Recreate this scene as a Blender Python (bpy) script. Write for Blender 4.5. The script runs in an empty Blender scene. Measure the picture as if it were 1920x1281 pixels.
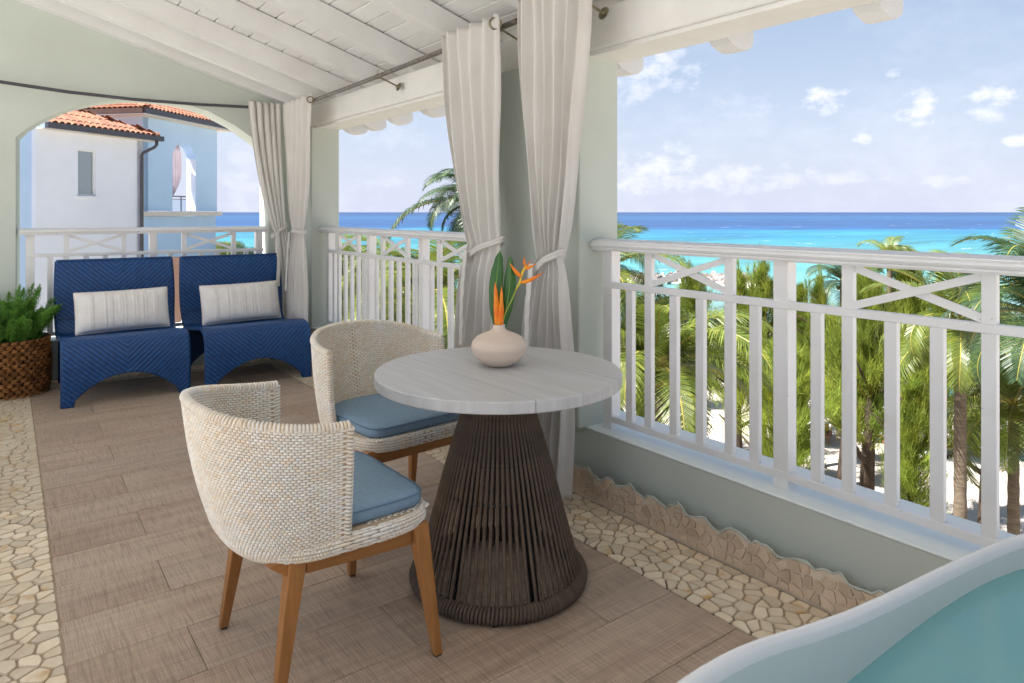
import bpy, math, random
from math import sin, cos, pi, radians, sqrt, atan2
from mathutils import Vector, Matrix

random.seed(11)
R = random.Random(5)
sc = bpy.context.scene
COL = sc.collection

# ------------------------------------------------------------------ camera
FPX, CXP, CYP, CAMZ, YAW = 1320.0, 960.0, 398.0, 1.34, radians(37)
cam_d = bpy.data.cameras.new('camera')
cam = bpy.data.objects.new('camera', cam_d)
COL.objects.link(cam)
cam.location = (0, 0, CAMZ)
cam.rotation_euler = (radians(90), 0, -YAW)
cam_d.sensor_width = 36.0
cam_d.lens = FPX / 1920 * 36
cam_d.shift_y = -(640.5 - CYP) / 1920
cam_d.clip_start = 0.05
cam_d.clip_end = 90000
sc.camera = cam
FX, FY, RX, RY = sin(YAW), cos(YAW), cos(YAW), -sin(YAW)

# ------------------------------------------------------------------ light and exposure
SUN_EL, SUN_AZ = radians(60), atan2(-0.50, 0.20)      # azimuth measured from +Y towards +X
to_sun = Vector((sin(SUN_AZ) * cos(SUN_EL), cos(SUN_AZ) * cos(SUN_EL), sin(SUN_EL)))
world = bpy.data.worlds.new('World')
sc.world = world
world.use_nodes = True
SKY_STRENGTH = 0.090
SUN_STRENGTH = 4.8
sc.view_settings.view_transform = 'Standard'
sc.view_settings.look = 'None'
sc.view_settings.gamma = 1
sc.view_settings.use_curve_mapping = False
sc.view_settings.exposure = 1.75
sun_d = bpy.data.lights.new('sun', 'SUN')
sun_d.energy = SUN_STRENGTH
sun_d.angle = radians(0.53)
sun_d.color = (1.0, 0.975, 0.94)
sun = bpy.data.objects.new('sun', sun_d)
COL.objects.link(sun)
sun.rotation_euler = to_sun.to_track_quat('Z', 'Y').to_euler()
sc.render.engine = 'CYCLES'
sc.cycles.max_bounces = 10
sc.cycles.diffuse_bounces = 6
sc.cycles.glossy_bounces = 4
sc.cycles.transparent_max_bounces = 12
sc.cycles.transmission_bounces = 6
sc.cycles.caustics_reflective = False
sc.cycles.caustics_refractive = False
sc.cycles.use_denoising = True
sc.cycles.sample_clamp_indirect = 6

def px_dir(px, py):
    a = (px - CXP) / FPX; b = (CYP - py) / FPX
    v = Vector((FX + a * RX, FY + a * RY, b)); v.normalize()
    return v

def build_world():
    nt = world.node_tree; N = nt.nodes; L = nt.links
    for n in list(N): N.remove(n)
    out = N.new('ShaderNodeOutputWorld'); bg = N.new('ShaderNodeBackground')
    L.new(bg.outputs[0], out.inputs[0])
    sky = N.new('ShaderNodeTexSky'); sky.sky_type = 'NISHITA'; sky.sun_disc = False
    sky.sun_elevation = SUN_EL; sky.sun_rotation = SUN_AZ
    sky.air_density = 1.0; sky.dust_density = .6; sky.ozone_density = 2.5; sky.altitude = 10
    bg.inputs['Strength'].default_value = SKY_STRENGTH
    tc = N.new('ShaderNodeTexCoord')
    def math_(op, a=None, b=None, c=None):
        n = N.new('ShaderNodeMath'); n.operation = op
        for i, v in enumerate((a, b, c)):
            if v is None: continue
            if isinstance(v, (int, float)): n.inputs[i].default_value = v
            else: L.new(v, n.inputs[i])
        return n.outputs[0]
    sep = N.new('ShaderNodeSeparateXYZ'); L.new(tc.outputs['Generated'], sep.inputs[0])
    az = math_('ARCTAN2', sep.outputs[0], sep.outputs[1])
    el = math_('ARCSINE', sep.outputs[2])
    comb = N.new('ShaderNodeCombineXYZ'); L.new(az, comb.inputs[0]); L.new(el, comb.inputs[1])
    sc_ = N.new('ShaderNodeVectorMath'); sc_.operation = 'MULTIPLY'; L.new(comb.outputs[0], sc_.inputs[0]); sc_.inputs[1].default_value = (1, 1.5, 1)
    n1 = N.new('ShaderNodeTexNoise'); n1.inputs['Scale'].default_value = 30; n1.inputs['Detail'].default_value = 8; n1.inputs['Roughness'].default_value = .62
    L.new(sc_.outputs[0], n1.inputs['Vector'])
    n2 = N.new('ShaderNodeTexNoise'); n2.inputs['Scale'].default_value = 4.5; n2.inputs['Detail'].default_value = 7; n2.inputs['Roughness'].default_value = .6
    L.new(sc_.outputs[0], n2.inputs['Vector'])
    # generic fair weather cloud banks, low over the horizon all round
    lowband = math_('SMOOTHSTEP' if False else 'SUBTRACT', 1.0, math_('MULTIPLY', el, 2.2))
    bank = math_('MULTIPLY', math_('SUBTRACT', math_('ADD', math_('MULTIPLY', n2.outputs[0], .7), math_('MULTIPLY', n1.outputs[0], .3)), .475), 7.0)
    bank = math_('MULTIPLY', math_('MINIMUM', math_('MAXIMUM', bank, 0), 1), math_('MAXIMUM', lowband, 0))
    bank = math_('MULTIPLY', bank, .30)
    total = bank
    # separate puffs: (azimuth, elevation, half width, half height, strength)
    puffs = [(1555, 185, 52, 30, 1.05), (1715, 205, 42, 40, 1.0), (1860, 180, 62, 22, 1.1), (1840, 215, 45, 20, .75),
             (1235, 130, 95, 45, .75), (1190, 165, 60, 35, .6), (1395, 200, 90, 25, .3), (1620, 262, 26, 12, .8), (1675, 140, 20, 14, .9),
             (1908, 263, 28, 14, .9), (1230, 325, 120, 42, .75), (1350, 335, 150, 30, .6), (1560, 335, 170, 16, .5), (1780, 340, 60, 16, .5),
             (690, 230, 120, 60, .25), (720, 340, 60, 12, .3), (445, 330, 60, 90, .35), (1270, 280, 30, 20, .6), (1525, 322, 22, 14, .7), (1420, 318, 20, 12, .6)]
    for (px, py, w, h, s) in puffs:
        d = px_dir(px, py); a0 = atan2(d.x, d.y); e0 = math.asin(d.z)
        d2 = px_dir(px + w, py); wa = abs(atan2(d2.x, d2.y) - a0)
        d3 = px_dir(px, py - h); he = abs(math.asin(d3.z) - e0)
        da = math_('DIVIDE', math_('SUBTRACT', az, a0), wa)
        de = math_('DIVIDE', math_('SUBTRACT', el, e0), he)
        r2 = math_('ADD', math_('MULTIPLY', da, da), math_('MULTIPLY', de, de))
        g = math_('MULTIPLY', math_('SUBTRACT', math_('ADD', math_('SUBTRACT', 1.0, math_('MULTIPLY', r2, .60)), math_('MULTIPLY', n1.outputs[0], 3.8)), 2.32), 1.15)
        g = math_('MULTIPLY', math_('MINIMUM', math_('MAXIMUM', g, 0), 1), s)
        total = math_('MAXIMUM', total, g)
    total = math_('MINIMUM', total, 1.0)
    mix = N.new('ShaderNodeMix'); mix.data_type = 'RGBA'
    L.new(math_('MULTIPLY', total, .8), mix.inputs[0])
    # soft shoulder: the hazy horizon stays below paper white
    KS = 5.0
    vk = N.new('ShaderNodeVectorMath'); vk.operation = 'ADD'; L.new(sky.outputs[0], vk.inputs[0]); vk.inputs[1].default_value = (KS, KS, KS)
    vs = N.new('ShaderNodeVectorMath'); vs.operation = 'SCALE'; L.new(sky.outputs[0], vs.inputs[0]); vs.inputs['Scale'].default_value = KS
    vd = N.new('ShaderNodeVectorMath'); vd.operation = 'DIVIDE'; L.new(vs.outputs[0], vd.inputs[0]); L.new(vk.outputs[0], vd.inputs[1])
    # pale lilac sea air along the whole horizon
    hz = N.new('ShaderNodeMix'); hz.data_type = 'RGBA'; L.new(math_('MULTIPLY', math_('POWER', 2.718, math_('MULTIPLY', math_('MAXIMUM', el, 0), -5.5)), .85), hz.inputs[0])
    L.new(vd.outputs[0], hz.inputs[6]); hz.inputs[7].default_value = (2.48, 2.64, 3.22, 1)
    L.new(hz.outputs[2], mix.inputs[6]); mix.inputs[7].default_value = (3.75, 3.75, 3.95, 1)
    # the air's own soft lilac tint
    tint = N.new('ShaderNodeMix'); tint.data_type = 'RGBA'; tint.blend_type = 'MULTIPLY'; tint.inputs[0].default_value = 1
    L.new(mix.outputs[2], tint.inputs[6]); tint.inputs[7].default_value = SKY_TINT
    L.new(tint.outputs[2], bg.inputs[0])
SKY_TINT = (.99, 1.0, 1.06, 1)
build_world()

# ------------------------------------------------------------------ helpers
def W(x, y):
    """the balcony is not quite square: its far half turns slightly outwards"""
    return (x + .024 * max(0, y - 2.5), y + .09 * (1.3 - x) * min(1, max(0, (y - 4) / 2.6)))

def tag(o, label=None, cat=None, group=None, kind=None):
    if label: o['label'] = label
    if cat: o['category'] = cat
    if group: o['group'] = group
    if kind: o['kind'] = kind
    return o

def empty(name, loc=(0, 0, 0), rz=0, parent=None):
    o = bpy.data.objects.new(name, None); COL.objects.link(o)
    o.location = loc; o.rotation_euler = (0, 0, rz); o.parent = parent
    o.empty_display_size = .1
    return o

def inst(name, me, parent=None, loc=(0, 0, 0), rot=(0, 0, 0), scale=(1, 1, 1)):
    o = bpy.data.objects.new(name, me); COL.objects.link(o)
    o.location = loc; o.rotation_euler = rot; o.scale = scale; o.parent = parent
    return o

class MB:
    def __init__(s): s.v = []; s.f = []; s.c = []
    def add(s, vs, fs, c=None):
        b = len(s.v); s.v += [tuple(p) for p in vs]; s.f += [tuple(i + b for i in f) for f in fs]
        if c is not None: s.c += [c] * len(fs)
        return s
    def box(s, x0, x1, y0, y1, z0, z1, ch=0, c=None):
        if ch <= 0:
            vs = [(x, y, z) for z in (z0, z1) for y in (y0, y1) for x in (x0, x1)]
            return s.add(vs, [(0, 2, 3, 1), (4, 5, 7, 6), (0, 1, 5, 4), (2, 6, 7, 3), (0, 4, 6, 2), (1, 3, 7, 5)], c)
        # chamfered box (24 verts)
        vs = []; idx = {}
        for ix, x in enumerate((x0, x1)):
            for iy, y in enumerate((y0, y1)):
                for iz, z in enumerate((z0, z1)):
                    sx, sy, sz = (1 if ix == 0 else -1), (1 if iy == 0 else -1), (1 if iz == 0 else -1)
                    idx[(ix, iy, iz, 0)] = len(vs); vs.append((x, y + sy * ch, z + sz * ch))
                    idx[(ix, iy, iz, 1)] = len(vs); vs.append((x + sx * ch, y, z + sz * ch))
                    idx[(ix, iy, iz, 2)] = len(vs); vs.append((x + sx * ch, y + sy * ch, z))
        fs = []
        def q(a, k): return idx[(a[0], a[1], a[2], k)]
        for ix in (0, 1):
            f = [(ix, 0, 0), (ix, 1, 0), (ix, 1, 1), (ix, 0, 1)]
            if ix == 0: f = f[::-1]
            fs.append(tuple(q(a, 0) for a in f))
        for iy in (0, 1):
            f = [(0, iy, 0), (0, iy, 1), (1, iy, 1), (1, iy, 0)]
            if iy == 0: f = f[::-1]
            fs.append(tuple(q(a, 1) for a in f))
        for iz in (0, 1):
            f = [(0, 0, iz), (1, 0, iz), (1, 1, iz), (0, 1, iz)]
            if iz == 0: f = f[::-1]
            fs.append(tuple(q(a, 2) for a in f))
        for iy in (0, 1):
            for iz in (0, 1): fs.append((q((0, iy, iz), 1), q((1, iy, iz), 1), q((1, iy, iz), 2), q((0, iy, iz), 2)))
        for ix in (0, 1):
            for iz in (0, 1): fs.append((q((ix, 0, iz), 0), q((ix, 1, iz), 0), q((ix, 1, iz), 2), q((ix, 0, iz), 2)))
        for ix in (0, 1):
            for iy in (0, 1): fs.append((q((ix, iy, 0), 0), q((ix, iy, 1), 0), q((ix, iy, 1), 1), q((ix, iy, 0), 1)))
        for a in [(i, j, k) for i in (0, 1) for j in (0, 1) for k in (0, 1)]: fs.append((q(a, 0), q(a, 1), q(a, 2)))
        return s.add(vs, fs, c)
    def prism(s, poly, axis, a0, a1, c=None):
        """poly: list of 2d points; extruded along axis between a0 and a1"""
        def P(u, v, a):
            return (a, u, v) if axis == 'x' else (u, a, v) if axis == 'y' else (u, v, a)
        n = len(poly)
        vs = [P(u, v, a0) for u, v in poly] + [P(u, v, a1) for u, v in poly]
        fs = [tuple(range(n))[::-1], tuple(range(n, 2 * n))] + [(i, (i + 1) % n, n + (i + 1) % n, n + i) for i in range(n)]
        return s.add(vs, fs, c)
    def tube(s, pts, r, n=8, caps=True, c=None, closed=False):
        pts = [Vector(p) for p in pts]; m = len(pts)
        rs = r if isinstance(r, (list, tuple)) else [r] * m
        vs = []; up = None
        for i, p in enumerate(pts):
            if closed: t = (pts[(i + 1) % m] - pts[i - 1])
            else: t = pts[min(i + 1, m - 1)] - pts[max(i - 1, 0)]
            if t.length < 1e-9: t = Vector((0, 0, 1))
            t.normalize()
            if up is None:
                up = Vector((0, 0, 1)) if abs(t.z) < .9 else Vector((1, 0, 0))
            a = t.cross(up)
            if a.length < 1e-6: a = t.orthogonal()
            a.normalize(); b = a.cross(t); b.normalize(); up = b
            for k in range(n):
                th = 2 * pi * k / n
                vs.append(p + (a * cos(th) + b * sin(th)) * rs[i])
        fs = []
        for i in range(m if closed else m - 1):
            j = (i + 1) % m
            for k in range(n):
                fs.append((i * n + k, i * n + (k + 1) % n, j * n + (k + 1) % n, j * n + k))
        if caps and not closed:
            fs.append(tuple(range(n))[::-1]); fs.append(tuple((m - 1) * n + k for k in range(n)))
        return s.add(vs, fs, c)
    def lathe(s, prof, n=32, cx=0, cy=0, c=None):
        m = len(prof); vs = []
        for r, z in prof:
            for k in range(n):
                th = 2 * pi * k / n; vs.append((cx + r * cos(th), cy + r * sin(th), z))
        fs = [(i * n + k, i * n + (k + 1) % n, (i + 1) * n + (k + 1) % n, (i + 1) * n + k) for i in range(m - 1) for k in range(n)]
        if prof[0][0] > 1e-4: fs.append(tuple(range(n))[::-1])
        if prof[-1][0] > 1e-4: fs.append(tuple((m - 1) * n + k for k in range(n)))
        return s.add(vs, fs, c)
    def grid(s, fn, nu, nv, c=None, flip=False):
        vs = [fn(i / nu, j / nv) for j in range(nv + 1) for i in range(nu + 1)]
        w = nu + 1
        fs = [(j * w + i, j * w + i + 1, (j + 1) * w + i + 1, (j + 1) * w + i) for j in range(nv) for i in range(nu)]
        if flip: fs = [f[::-1] for f in fs]
        return s.add(vs, fs, c)
    def mesh(s, name, m, smooth=False, warp=False, angle=None):
        vs = s.v
        if warp: vs = [(*W(x, y), z) for x, y, z in vs]
        me = bpy.data.meshes.new(name); me.from_pydata(vs, [], s.f); me.update()
        if s.c and len(s.c) == len(s.f):
            at = me.color_attributes.new('tone', 'FLOAT_COLOR', 'CORNER')
            data = []
            for f, cc in zip(s.f, s.c):
                cc = cc if isinstance(cc, tuple) else (cc, cc, cc)
                for _ in f: data += [cc[0], cc[1], cc[2], 1]
            at.data.foreach_set('color', data)
        if m: me.materials.append(m)
        if smooth:
            me.polygons.foreach_set('use_smooth', [True] * len(me.polygons))
            if angle: 
                try: me.set_sharp_from_angle(angle=angle)
                except Exception: pass
        return me
    def obj(s, name, m, parent=None, smooth=False, warp=False, angle=None):
        o = bpy.data.objects.new(name, s.mesh(name, m, smooth, warp, angle)); COL.objects.link(o); o.parent = parent
        return o

def box_obj(name, m, x0, x1, y0, y1, z0, z1, parent=None, ch=0, warp=False):
    return MB().box(x0, x1, y0, y1, z0, z1, ch).obj(name, m, parent, warp=warp)

# ------------------------------------------------------------------ materials
def mat(name, c1, c2=None, scale=3.0, detail=5, rough=.6, bump=0, bscale=60, spec=.4, metal=0, stretch=(1, 1, 1), rnd=0, tone=False,
        weave=None, translucent=0, tcol=None, contrast=(.35, .65), coat=0, bdist=.002, extra=None):
    m = bpy.data.materials.new(name); m.use_nodes = True
    nt = m.node_tree; N = nt.nodes; L = nt.links; b = N['Principled BSDF']; out = N['Material Output']
    b.inputs['Roughness'].default_value = rough; b.inputs['Metallic'].default_value = metal
    b.inputs['Specular IOR Level'].default_value = spec
    if coat: b.inputs['Coat Weight'].default_value = coat; b.inputs['Coat Roughness'].default_value = .1
    tc = N.new('ShaderNodeTexCoord'); mp = N.new('ShaderNodeMapping'); mp.inputs['Scale'].default_value = stretch
    src = tc.outputs['Object']
    oi = N.new('ShaderNodeObjectInfo')
    if rnd:
        add = N.new('ShaderNodeVectorMath'); add.operation = 'ADD'; mul = N.new('ShaderNodeMath'); mul.operation = 'MULTIPLY'; mul.inputs[1].default_value = 37.0
        L.new(oi.outputs['Random'], mul.inputs[0]); L.new(src, add.inputs[0]); L.new(mul.outputs[0], add.inputs[1]); src = add.outputs[0]
    L.new(src, mp.inputs[0])
    c2 = c2 or tuple(x * .85 for x in c1)
    nz = N.new('ShaderNodeTexNoise'); nz.inputs['Scale'].default_value = scale; nz.inputs['Detail'].default_value = detail; nz.inputs['Roughness'].default_value = .6
    L.new(mp.outputs[0], nz.inputs['Vector'])
    rp = N.new('ShaderNodeMapRange'); rp.inputs[1].default_value = contrast[0]; rp.inputs[2].default_value = contrast[1]; L.new(nz.outputs[0], rp.inputs[0])
    mx = N.new('ShaderNodeMix'); mx.data_type = 'RGBA'; L.new(rp.outputs[0], mx.inputs[0])
    mx.inputs[6].default_value = (*c1, 1); mx.inputs[7].default_value = (*c2, 1)
    col = mx.outputs[2]
    if tone:
        at = N.new('ShaderNodeAttribute'); at.attribute_name = 'tone'
        mm = N.new('ShaderNodeMix'); mm.data_type = 'RGBA'; mm.blend_type = 'MULTIPLY'; mm.inputs[0].default_value = 1
        L.new(col, mm.inputs[6]); L.new(at.outputs[0], mm.inputs[7]); col = mm.outputs[2]
    if rnd:
        mr = N.new('ShaderNodeMapRange'); mr.inputs[3].default_value = 1 - rnd; mr.inputs[4].default_value = 1 + rnd
        L.new(oi.outputs['Random'], mr.inputs[0])
        mm = N.new('ShaderNodeVectorMath'); mm.operation = 'SCALE'; L.new(col, mm.inputs[0]); L.new(mr.outputs[0], mm.inputs['Scale']); col = mm.outputs[0]
    if extra: col = extra(nt, col, mp.outputs[0], tc)
    L.new(col, b.inputs['Base Color'])
    if bump:
        bn = N.new('ShaderNodeTexNoise'); bn.inputs['Scale'].default_value = bscale; bn.inputs['Detail'].default_value = 4
        L.new(mp.outputs[0], bn.inputs['Vector'])
        h = bn.outputs[0]
        if weave:
            sep = N.new('ShaderNodeSeparateXYZ'); L.new(tc.outputs['Object'], sep.inputs[0])
            acc = None
            for ax in weave[1]:
                w = N.new('ShaderNodeMath'); w.operation = 'SINE'; k = N.new('ShaderNodeMath'); k.operation = 'MULTIPLY'; k.inputs[1].default_value = weave[0]
                L.new(sep.outputs['XYZ'.index(ax)], k.inputs[0]); L.new(k.outputs[0], w.inputs[0])
                if acc is None: acc = w.outputs[0]
                else:
                    mu = N.new('ShaderNodeMath'); mu.operation = 'MULTIPLY'; L.new(acc, mu.inputs[0]); L.new(w.outputs[0], mu.inputs[1]); acc = mu.outputs[0]
            ad = N.new('ShaderNodeMath'); ad.operation = 'MULTIPLY_ADD'; ad.inputs[1].default_value = .35; L.new(acc, ad.inputs[0]); L.new(h, ad.inputs[2]); h = ad.outputs[0]
        bp = N.new('ShaderNodeBump'); bp.inputs['Strength'].default_value = bump; bp.inputs['Distance'].default_value = bdist
        L.new(h, bp.inputs['Height']); L.new(bp.outputs[0], b.inputs['Normal'])
    if translucent:
        tr = N.new('ShaderNodeBsdfTranslucent'); ms = N.new('ShaderNodeMixShader'); ms.inputs[0].default_value = translucent
        if tcol: tr.inputs[0].default_value = (*tcol, 1)
        else: L.new(col, tr.inputs[0])
        L.new(b.outputs[0], ms.inputs[1]); L.new(tr.outputs[0], ms.inputs[2]); L.new(ms.outputs[0], out.inputs[0])
    return m

M_deck = mat('pale_slab_and_bounce_deck', (.60, .595, .58), (.54, .535, .52), 3, 6, .8, .3, 40)  # balcony slab, and the added deck that bounces sun into the balcony
M_mint = mat('mint_wall_paint', (.555, .60, .545), (.52, .56, .505), 1.6, 6, .75, .25, 35, .25, bdist=.004)
M_white = mat('white_wood_paint', (.80, .79, .76), (.74, .73, .69), 4, 5, .5, .2, 30, .35, stretch=(1, 1, 1), bdist=.002)
M_ceil = mat('ceiling_board_paint', (.76, .765, .755), (.70, .69, .675), 2.5, 6, .55, .25, 25, .3, rnd=.025, bdist=.003)
def _chips(nt, col, vec, tc):
    N = nt.nodes; L = nt.links
    for sc_, lo, hi, c_, am in ((55, .70, .76, (.50, .46, .42, 1), .8), (5, .50, .75, (.70, .68, .64, 1), .5)):
        n = N.new('ShaderNodeTexNoise'); n.inputs['Scale'].default_value = sc_; n.inputs['Detail'].default_value = 3; L.new(vec, n.inputs['Vector'])
        r = N.new('ShaderNodeMapRange'); r.inputs[1].default_value = lo; r.inputs[2].default_value = hi; r.inputs[4].default_value = am; L.new(n.outputs[0], r.inputs[0])
        mx = N.new('ShaderNodeMix'); mx.data_type = 'RGBA'; L.new(r.outputs[0], mx.inputs[0]); L.new(col, mx.inputs[6]); mx.inputs[7].default_value = c_; col = mx.outputs[2]
    return col
M_rail = mat('railing_paint', (.80, .80, .80), (.77, .765, .76), 2.5, 3, .42, 0, 40, .45, extra=_chips)
def _linen(nt, col, vec, tc):
    """fine crossed brush lines over the plank colour"""
    N = nt.nodes; L = nt.links; cur = col
    for st, lo, hi, amt in (((3, 260, 1), .42, .70, .30), ((300, 4, 1), .45, .70, .34), ((1.2, 9, 1), .38, .66, .16)):
        mp = N.new('ShaderNodeMapping'); mp.inputs['Scale'].default_value = st; L.new(vec, mp.inputs[0])
        n = N.new('ShaderNodeTexNoise'); n.inputs['Scale'].default_value = 1.0; n.inputs['Detail'].default_value = 3; L.new(mp.outputs[0], n.inputs['Vector'])
        r = N.new('ShaderNodeMapRange'); r.inputs[1].default_value = lo; r.inputs[2].default_value = hi; r.inputs[3].default_value = 1; r.inputs[4].default_value = 1 - amt
        L.new(n.outputs[0], r.inputs[0])
        s = N.new('ShaderNodeVectorMath'); s.operation = 'SCALE'; L.new(cur, s.inputs[0]); L.new(r.outputs[0], s.inputs['Scale']); cur = s.outputs[0]
    return cur
M_plank = mat('taupe_plank', (.63, .485, .365), (.54, .385, .275), 1.1, 5, .5, .35, 140, .35, stretch=(1, 2.2, 1), rnd=.055, extra=_linen, bdist=.001)
M_grout = mat('mosaic_grout', (.44, .34, .24), (.33, .25, .17), 7, 5, .85, .5, 90)
def _stain(nt, col, vec, tc):
    N = nt.nodes; L = nt.links
    n = N.new('ShaderNodeTexNoise'); n.inputs['Scale'].default_value = 9; n.inputs['Detail'].default_value = 5; L.new(vec, n.inputs['Vector'])
    r = N.new('ShaderNodeMapRange'); r.inputs[1].default_value = .58; r.inputs[2].default_value = .74; L.new(n.outputs[0], r.inputs[0])
    mx = N.new('ShaderNodeMix'); mx.data_type = 'RGBA'; L.new(r.outputs[0], mx.inputs[0]); L.new(col, mx.inputs[6]); mx.inputs[7].default_value = (.62, .36, .12, 1)
    return mx.outputs[2]
M_stone = mat('mosaic_stone', (.82, .70, .53), (.70, .56, .39), 6, 6, .55, .5, 60, .35, rnd=.16, extra=_stain, bdist=.003)
M_skirt = mat('skirting_stone', (.72, .575, .43), (.60, .455, .33), 9, 6, .6, .5, 60, .3, rnd=.12, bdist=.003)
M_render = mat('skirting_mortar', (.80, .69, .55), (.68, .57, .44), 9, 6, .8, .5, 70, .3)
M_steel = mat('weathered_metal_rod', (.30, .27, .24), (.16, .14, .13), 30, 6, .38, .2, 80, .5, metal=.85)
M_brass = mat('tarnished_brass', (.33, .27, .16), (.16, .17, .12), 40, 6, .45, .2, 90, .5, metal=.7)
M_curtain = mat('cream_canvas', (.80, .78, .745), (.75, .72, .68), 3, 5, .9, .35, 160, .15, translucent=.22, weave=(900, 'YZ'), bdist=.001)
M_seam = mat('curtain_seam', (.66, .58, .50), (.55, .48, .40), 8, 4, .9, .2, 120, .1)
M_blue = mat('blue_woven_resin', (.009, .080, .255), (.006, .052, .19), 30, 5, .42, .5, 200, .45, weave=(520, 'XZ'), tone=True, bdist=.0015)
M_cush = mat('blue_grey_canvas', (.24, .35, .46), (.21, .31, .41), 60, 6, .85, .35, 300, .2, bdist=.001)
M_pillow = mat('ribbed_cotton', (.90, .87, .83), (.85, .81, .77), 20, 5, .95, .6, 130, .1, bdist=.003)
M_pillow_rib = mat('pillow_ribs', (.80, .76, .72), (.72, .67, .62), 40, 5, .95, .5, 160, .1)
M_teak = mat('teak', (.44, .20, .062), (.32, .13, .036), 3, 6, .45, .15, 60, .4, stretch=(14, 14, 1.2), rnd=.08, contrast=(.3, .7))
M_teakx = mat('teak_apron', (.44, .20, .062), (.32, .13, .036), 3, 6, .45, .15, 60, .4, stretch=(1.5, 14, 14), rnd=.08, contrast=(.3, .7))
M_wick = mat('cream_wicker', (.90, .865, .80), (.86, .78, .66), 5, 4, .5, .1, 80, .4, tone=True)
M_wickb = mat('wicker_backing', (.58, .43, .30), (.50, .36, .24), 30, 4, .8)
M_top = mat('limed_board', (.58, .575, .575), (.48, .47, .455), 2.2, 7, .42, .25, 40, .4, stretch=(26, 1.4, 1), rnd=.03, contrast=(.3, .7), bdist=.001)
M_rope = mat('brown_rope', (.150, .108, .080), (.11, .08, .06), 25, 4, .85, 0, 500, .15, bdist=.0006)
M_black = mat('black_metal', (.012, .012, .013), (.008, .008, .009), 10, 3, .4)
M_vase = mat('unglazed_vase', (.74, .62, .52), (.66, .53, .43), 2.5, 6, .75, .35, 14, .25, stretch=(1, 1, 14), bdist=.004)
M_leafg = mat('glossy_leaf', (.020, .105, .014), (.035, .15, .020), 14, 5, .32, .2, 50, .5, stretch=(1, 1, .3), translucent=.15)
M_orange = mat('orange_bract', (.95, .20, .012), (.98, .38, .02), 16, 4, .4, 0, 50, .4, translucent=.2)
M_yel = mat('yellow_stem', (.85, .48, .03), (.55, .50, .07), 16, 4, .5)
M_tub = mat('white_tub_acrylic', (.80, .78, .76), (.78, .77, .75), 2, 3, .22, 0, 10, .5)
M_basket = mat('seagrass', (.30, .135, .045), (.17, .07, .022), 26, 5, .8, .6, 120, .2, tone=True, bdist=.004)
M_soil = mat('potting_soil', (.03, .02, .013), (.05, .035, .02), 40, 5, .95, .5, 80)
M_fern = mat('fern_leaf', (.17, .38, .060), (.24, .46, .09), 12, 4, .6, 0, 50, .3, translucent=.25, rnd=.25)
M_casu = mat('casuarina_needles', (.30, .35, .060), (.18, .225, .040), .9, 4, .7, 0, 50, .2, translucent=.5, tone=True, rnd=.15)
M_palm = mat('palm_leaflets', (.125, .165, .030), (.075, .115, .021), 1.6, 4, .42, 0, 50, .45, translucent=.3, tone=True, rnd=.15)
M_palmb = mat('sea_green_palm', (.042, .088, .040), (.03, .062, .027), 1.6, 4, .42, 0, 50, .45, translucent=.25, tone=True, rnd=.15)
M_rach = mat('palm_rachis', (.42, .34, .06), (.25, .22, .05), 6, 4, .5)
M_bark = mat('tree_bark', (.10, .070, .050), (.04, .028, .021), 2.6, 7, .9, .9, 14, .2, stretch=(5, 5, .8), contrast=(.3, .7), bdist=.05)
M_pbark = mat('palm_bark', (.20, .155, .11), (.12, .09, .065), 3, 6, .9, .8, 12, .2, stretch=(1, 1, 6), bdist=.03)
M_tile = mat('terracotta_tile', (.34, .15, .085), (.23, .09, .055), 5, 6, .75, .4, 40, .25, rnd=.22, bdist=.003)
M_bluew = mat('pale_blue_render', (.55, .72, .92), (.51, .68, .88), .8, 6, .85, .3, 12, .2, bdist=.01)
M_whitew = mat('white_render', (.84, .86, .92), (.79, .81, .87), .8, 6, .85, .3, 12, .2, bdist=.01)
M_gutter = mat('graphite_gutter', (.075, .072, .088), (.055, .052, .062), 6, 4, .38, 0, 50, .5)
M_soffit = mat('cream_soffit', (.74, .68, .60), (.68, .62, .55), 2, 4, .8)
M_frame = mat('white_window_frame', (.80, .80, .80), (.76, .76, .76), 4, 3, .4)
M_lounger = mat('lounger_wood', (.40, .19, .09), (.30, .13, .06), 5, 5, .6, rnd=.1)
M_lcush = mat('lounger_cushion', (.55, .56, .58), (.48, .49, .52), 5, 5, .85)
M_parasol = mat('turquoise_canvas', (.05, .40, .50), (.04, .33, .43), 3, 4, .8, translucent=.2)
M_rock = mat('breakwater_rock', (.34, .30, .28), (.16, .14, .135), 1.2, 6, .85, .6, 5, .2, rnd=.3, bdist=.1)

def glass_mat():
    m = bpy.data.materials.new('window_glass'); m.use_nodes = True; b = m.node_tree.nodes['Principled BSDF']
    b.inputs['Base Color'].default_value = (.16, .21, .22, 1); b.inputs['Roughness'].default_value = .04; b.inputs['Specular IOR Level'].default_value = 1.0
    b.inputs['IOR'].default_value = 1.9
    return m
M_glass = glass_mat()

def clear_glass():
    m = bpy.data.materials.new('clear_glass'); m.use_nodes = True; nt = m.node_tree; N = nt.nodes; L = nt.links
    N.remove(N['Principled BSDF']); g = N.new('ShaderNodeBsdfGlossy'); g.inputs['Roughness'].default_value = .03
    t = N.new('ShaderNodeBsdfTransparent'); t.inputs[0].default_value = (.75, .86, .92, 1); f = N.new('ShaderNodeFresnel'); f.inputs[0].default_value = 1.4
    mx = N.new('ShaderNodeMixShader'); L.new(f.outputs[0], mx.inputs[0]); L.new(t.outputs[0], mx.inputs[1]); L.new(g.outputs[0], mx.inputs[2]); L.new(mx.outputs[0], N['Material Output'].inputs[0])
    return m
M_clear = clear_glass()

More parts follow.
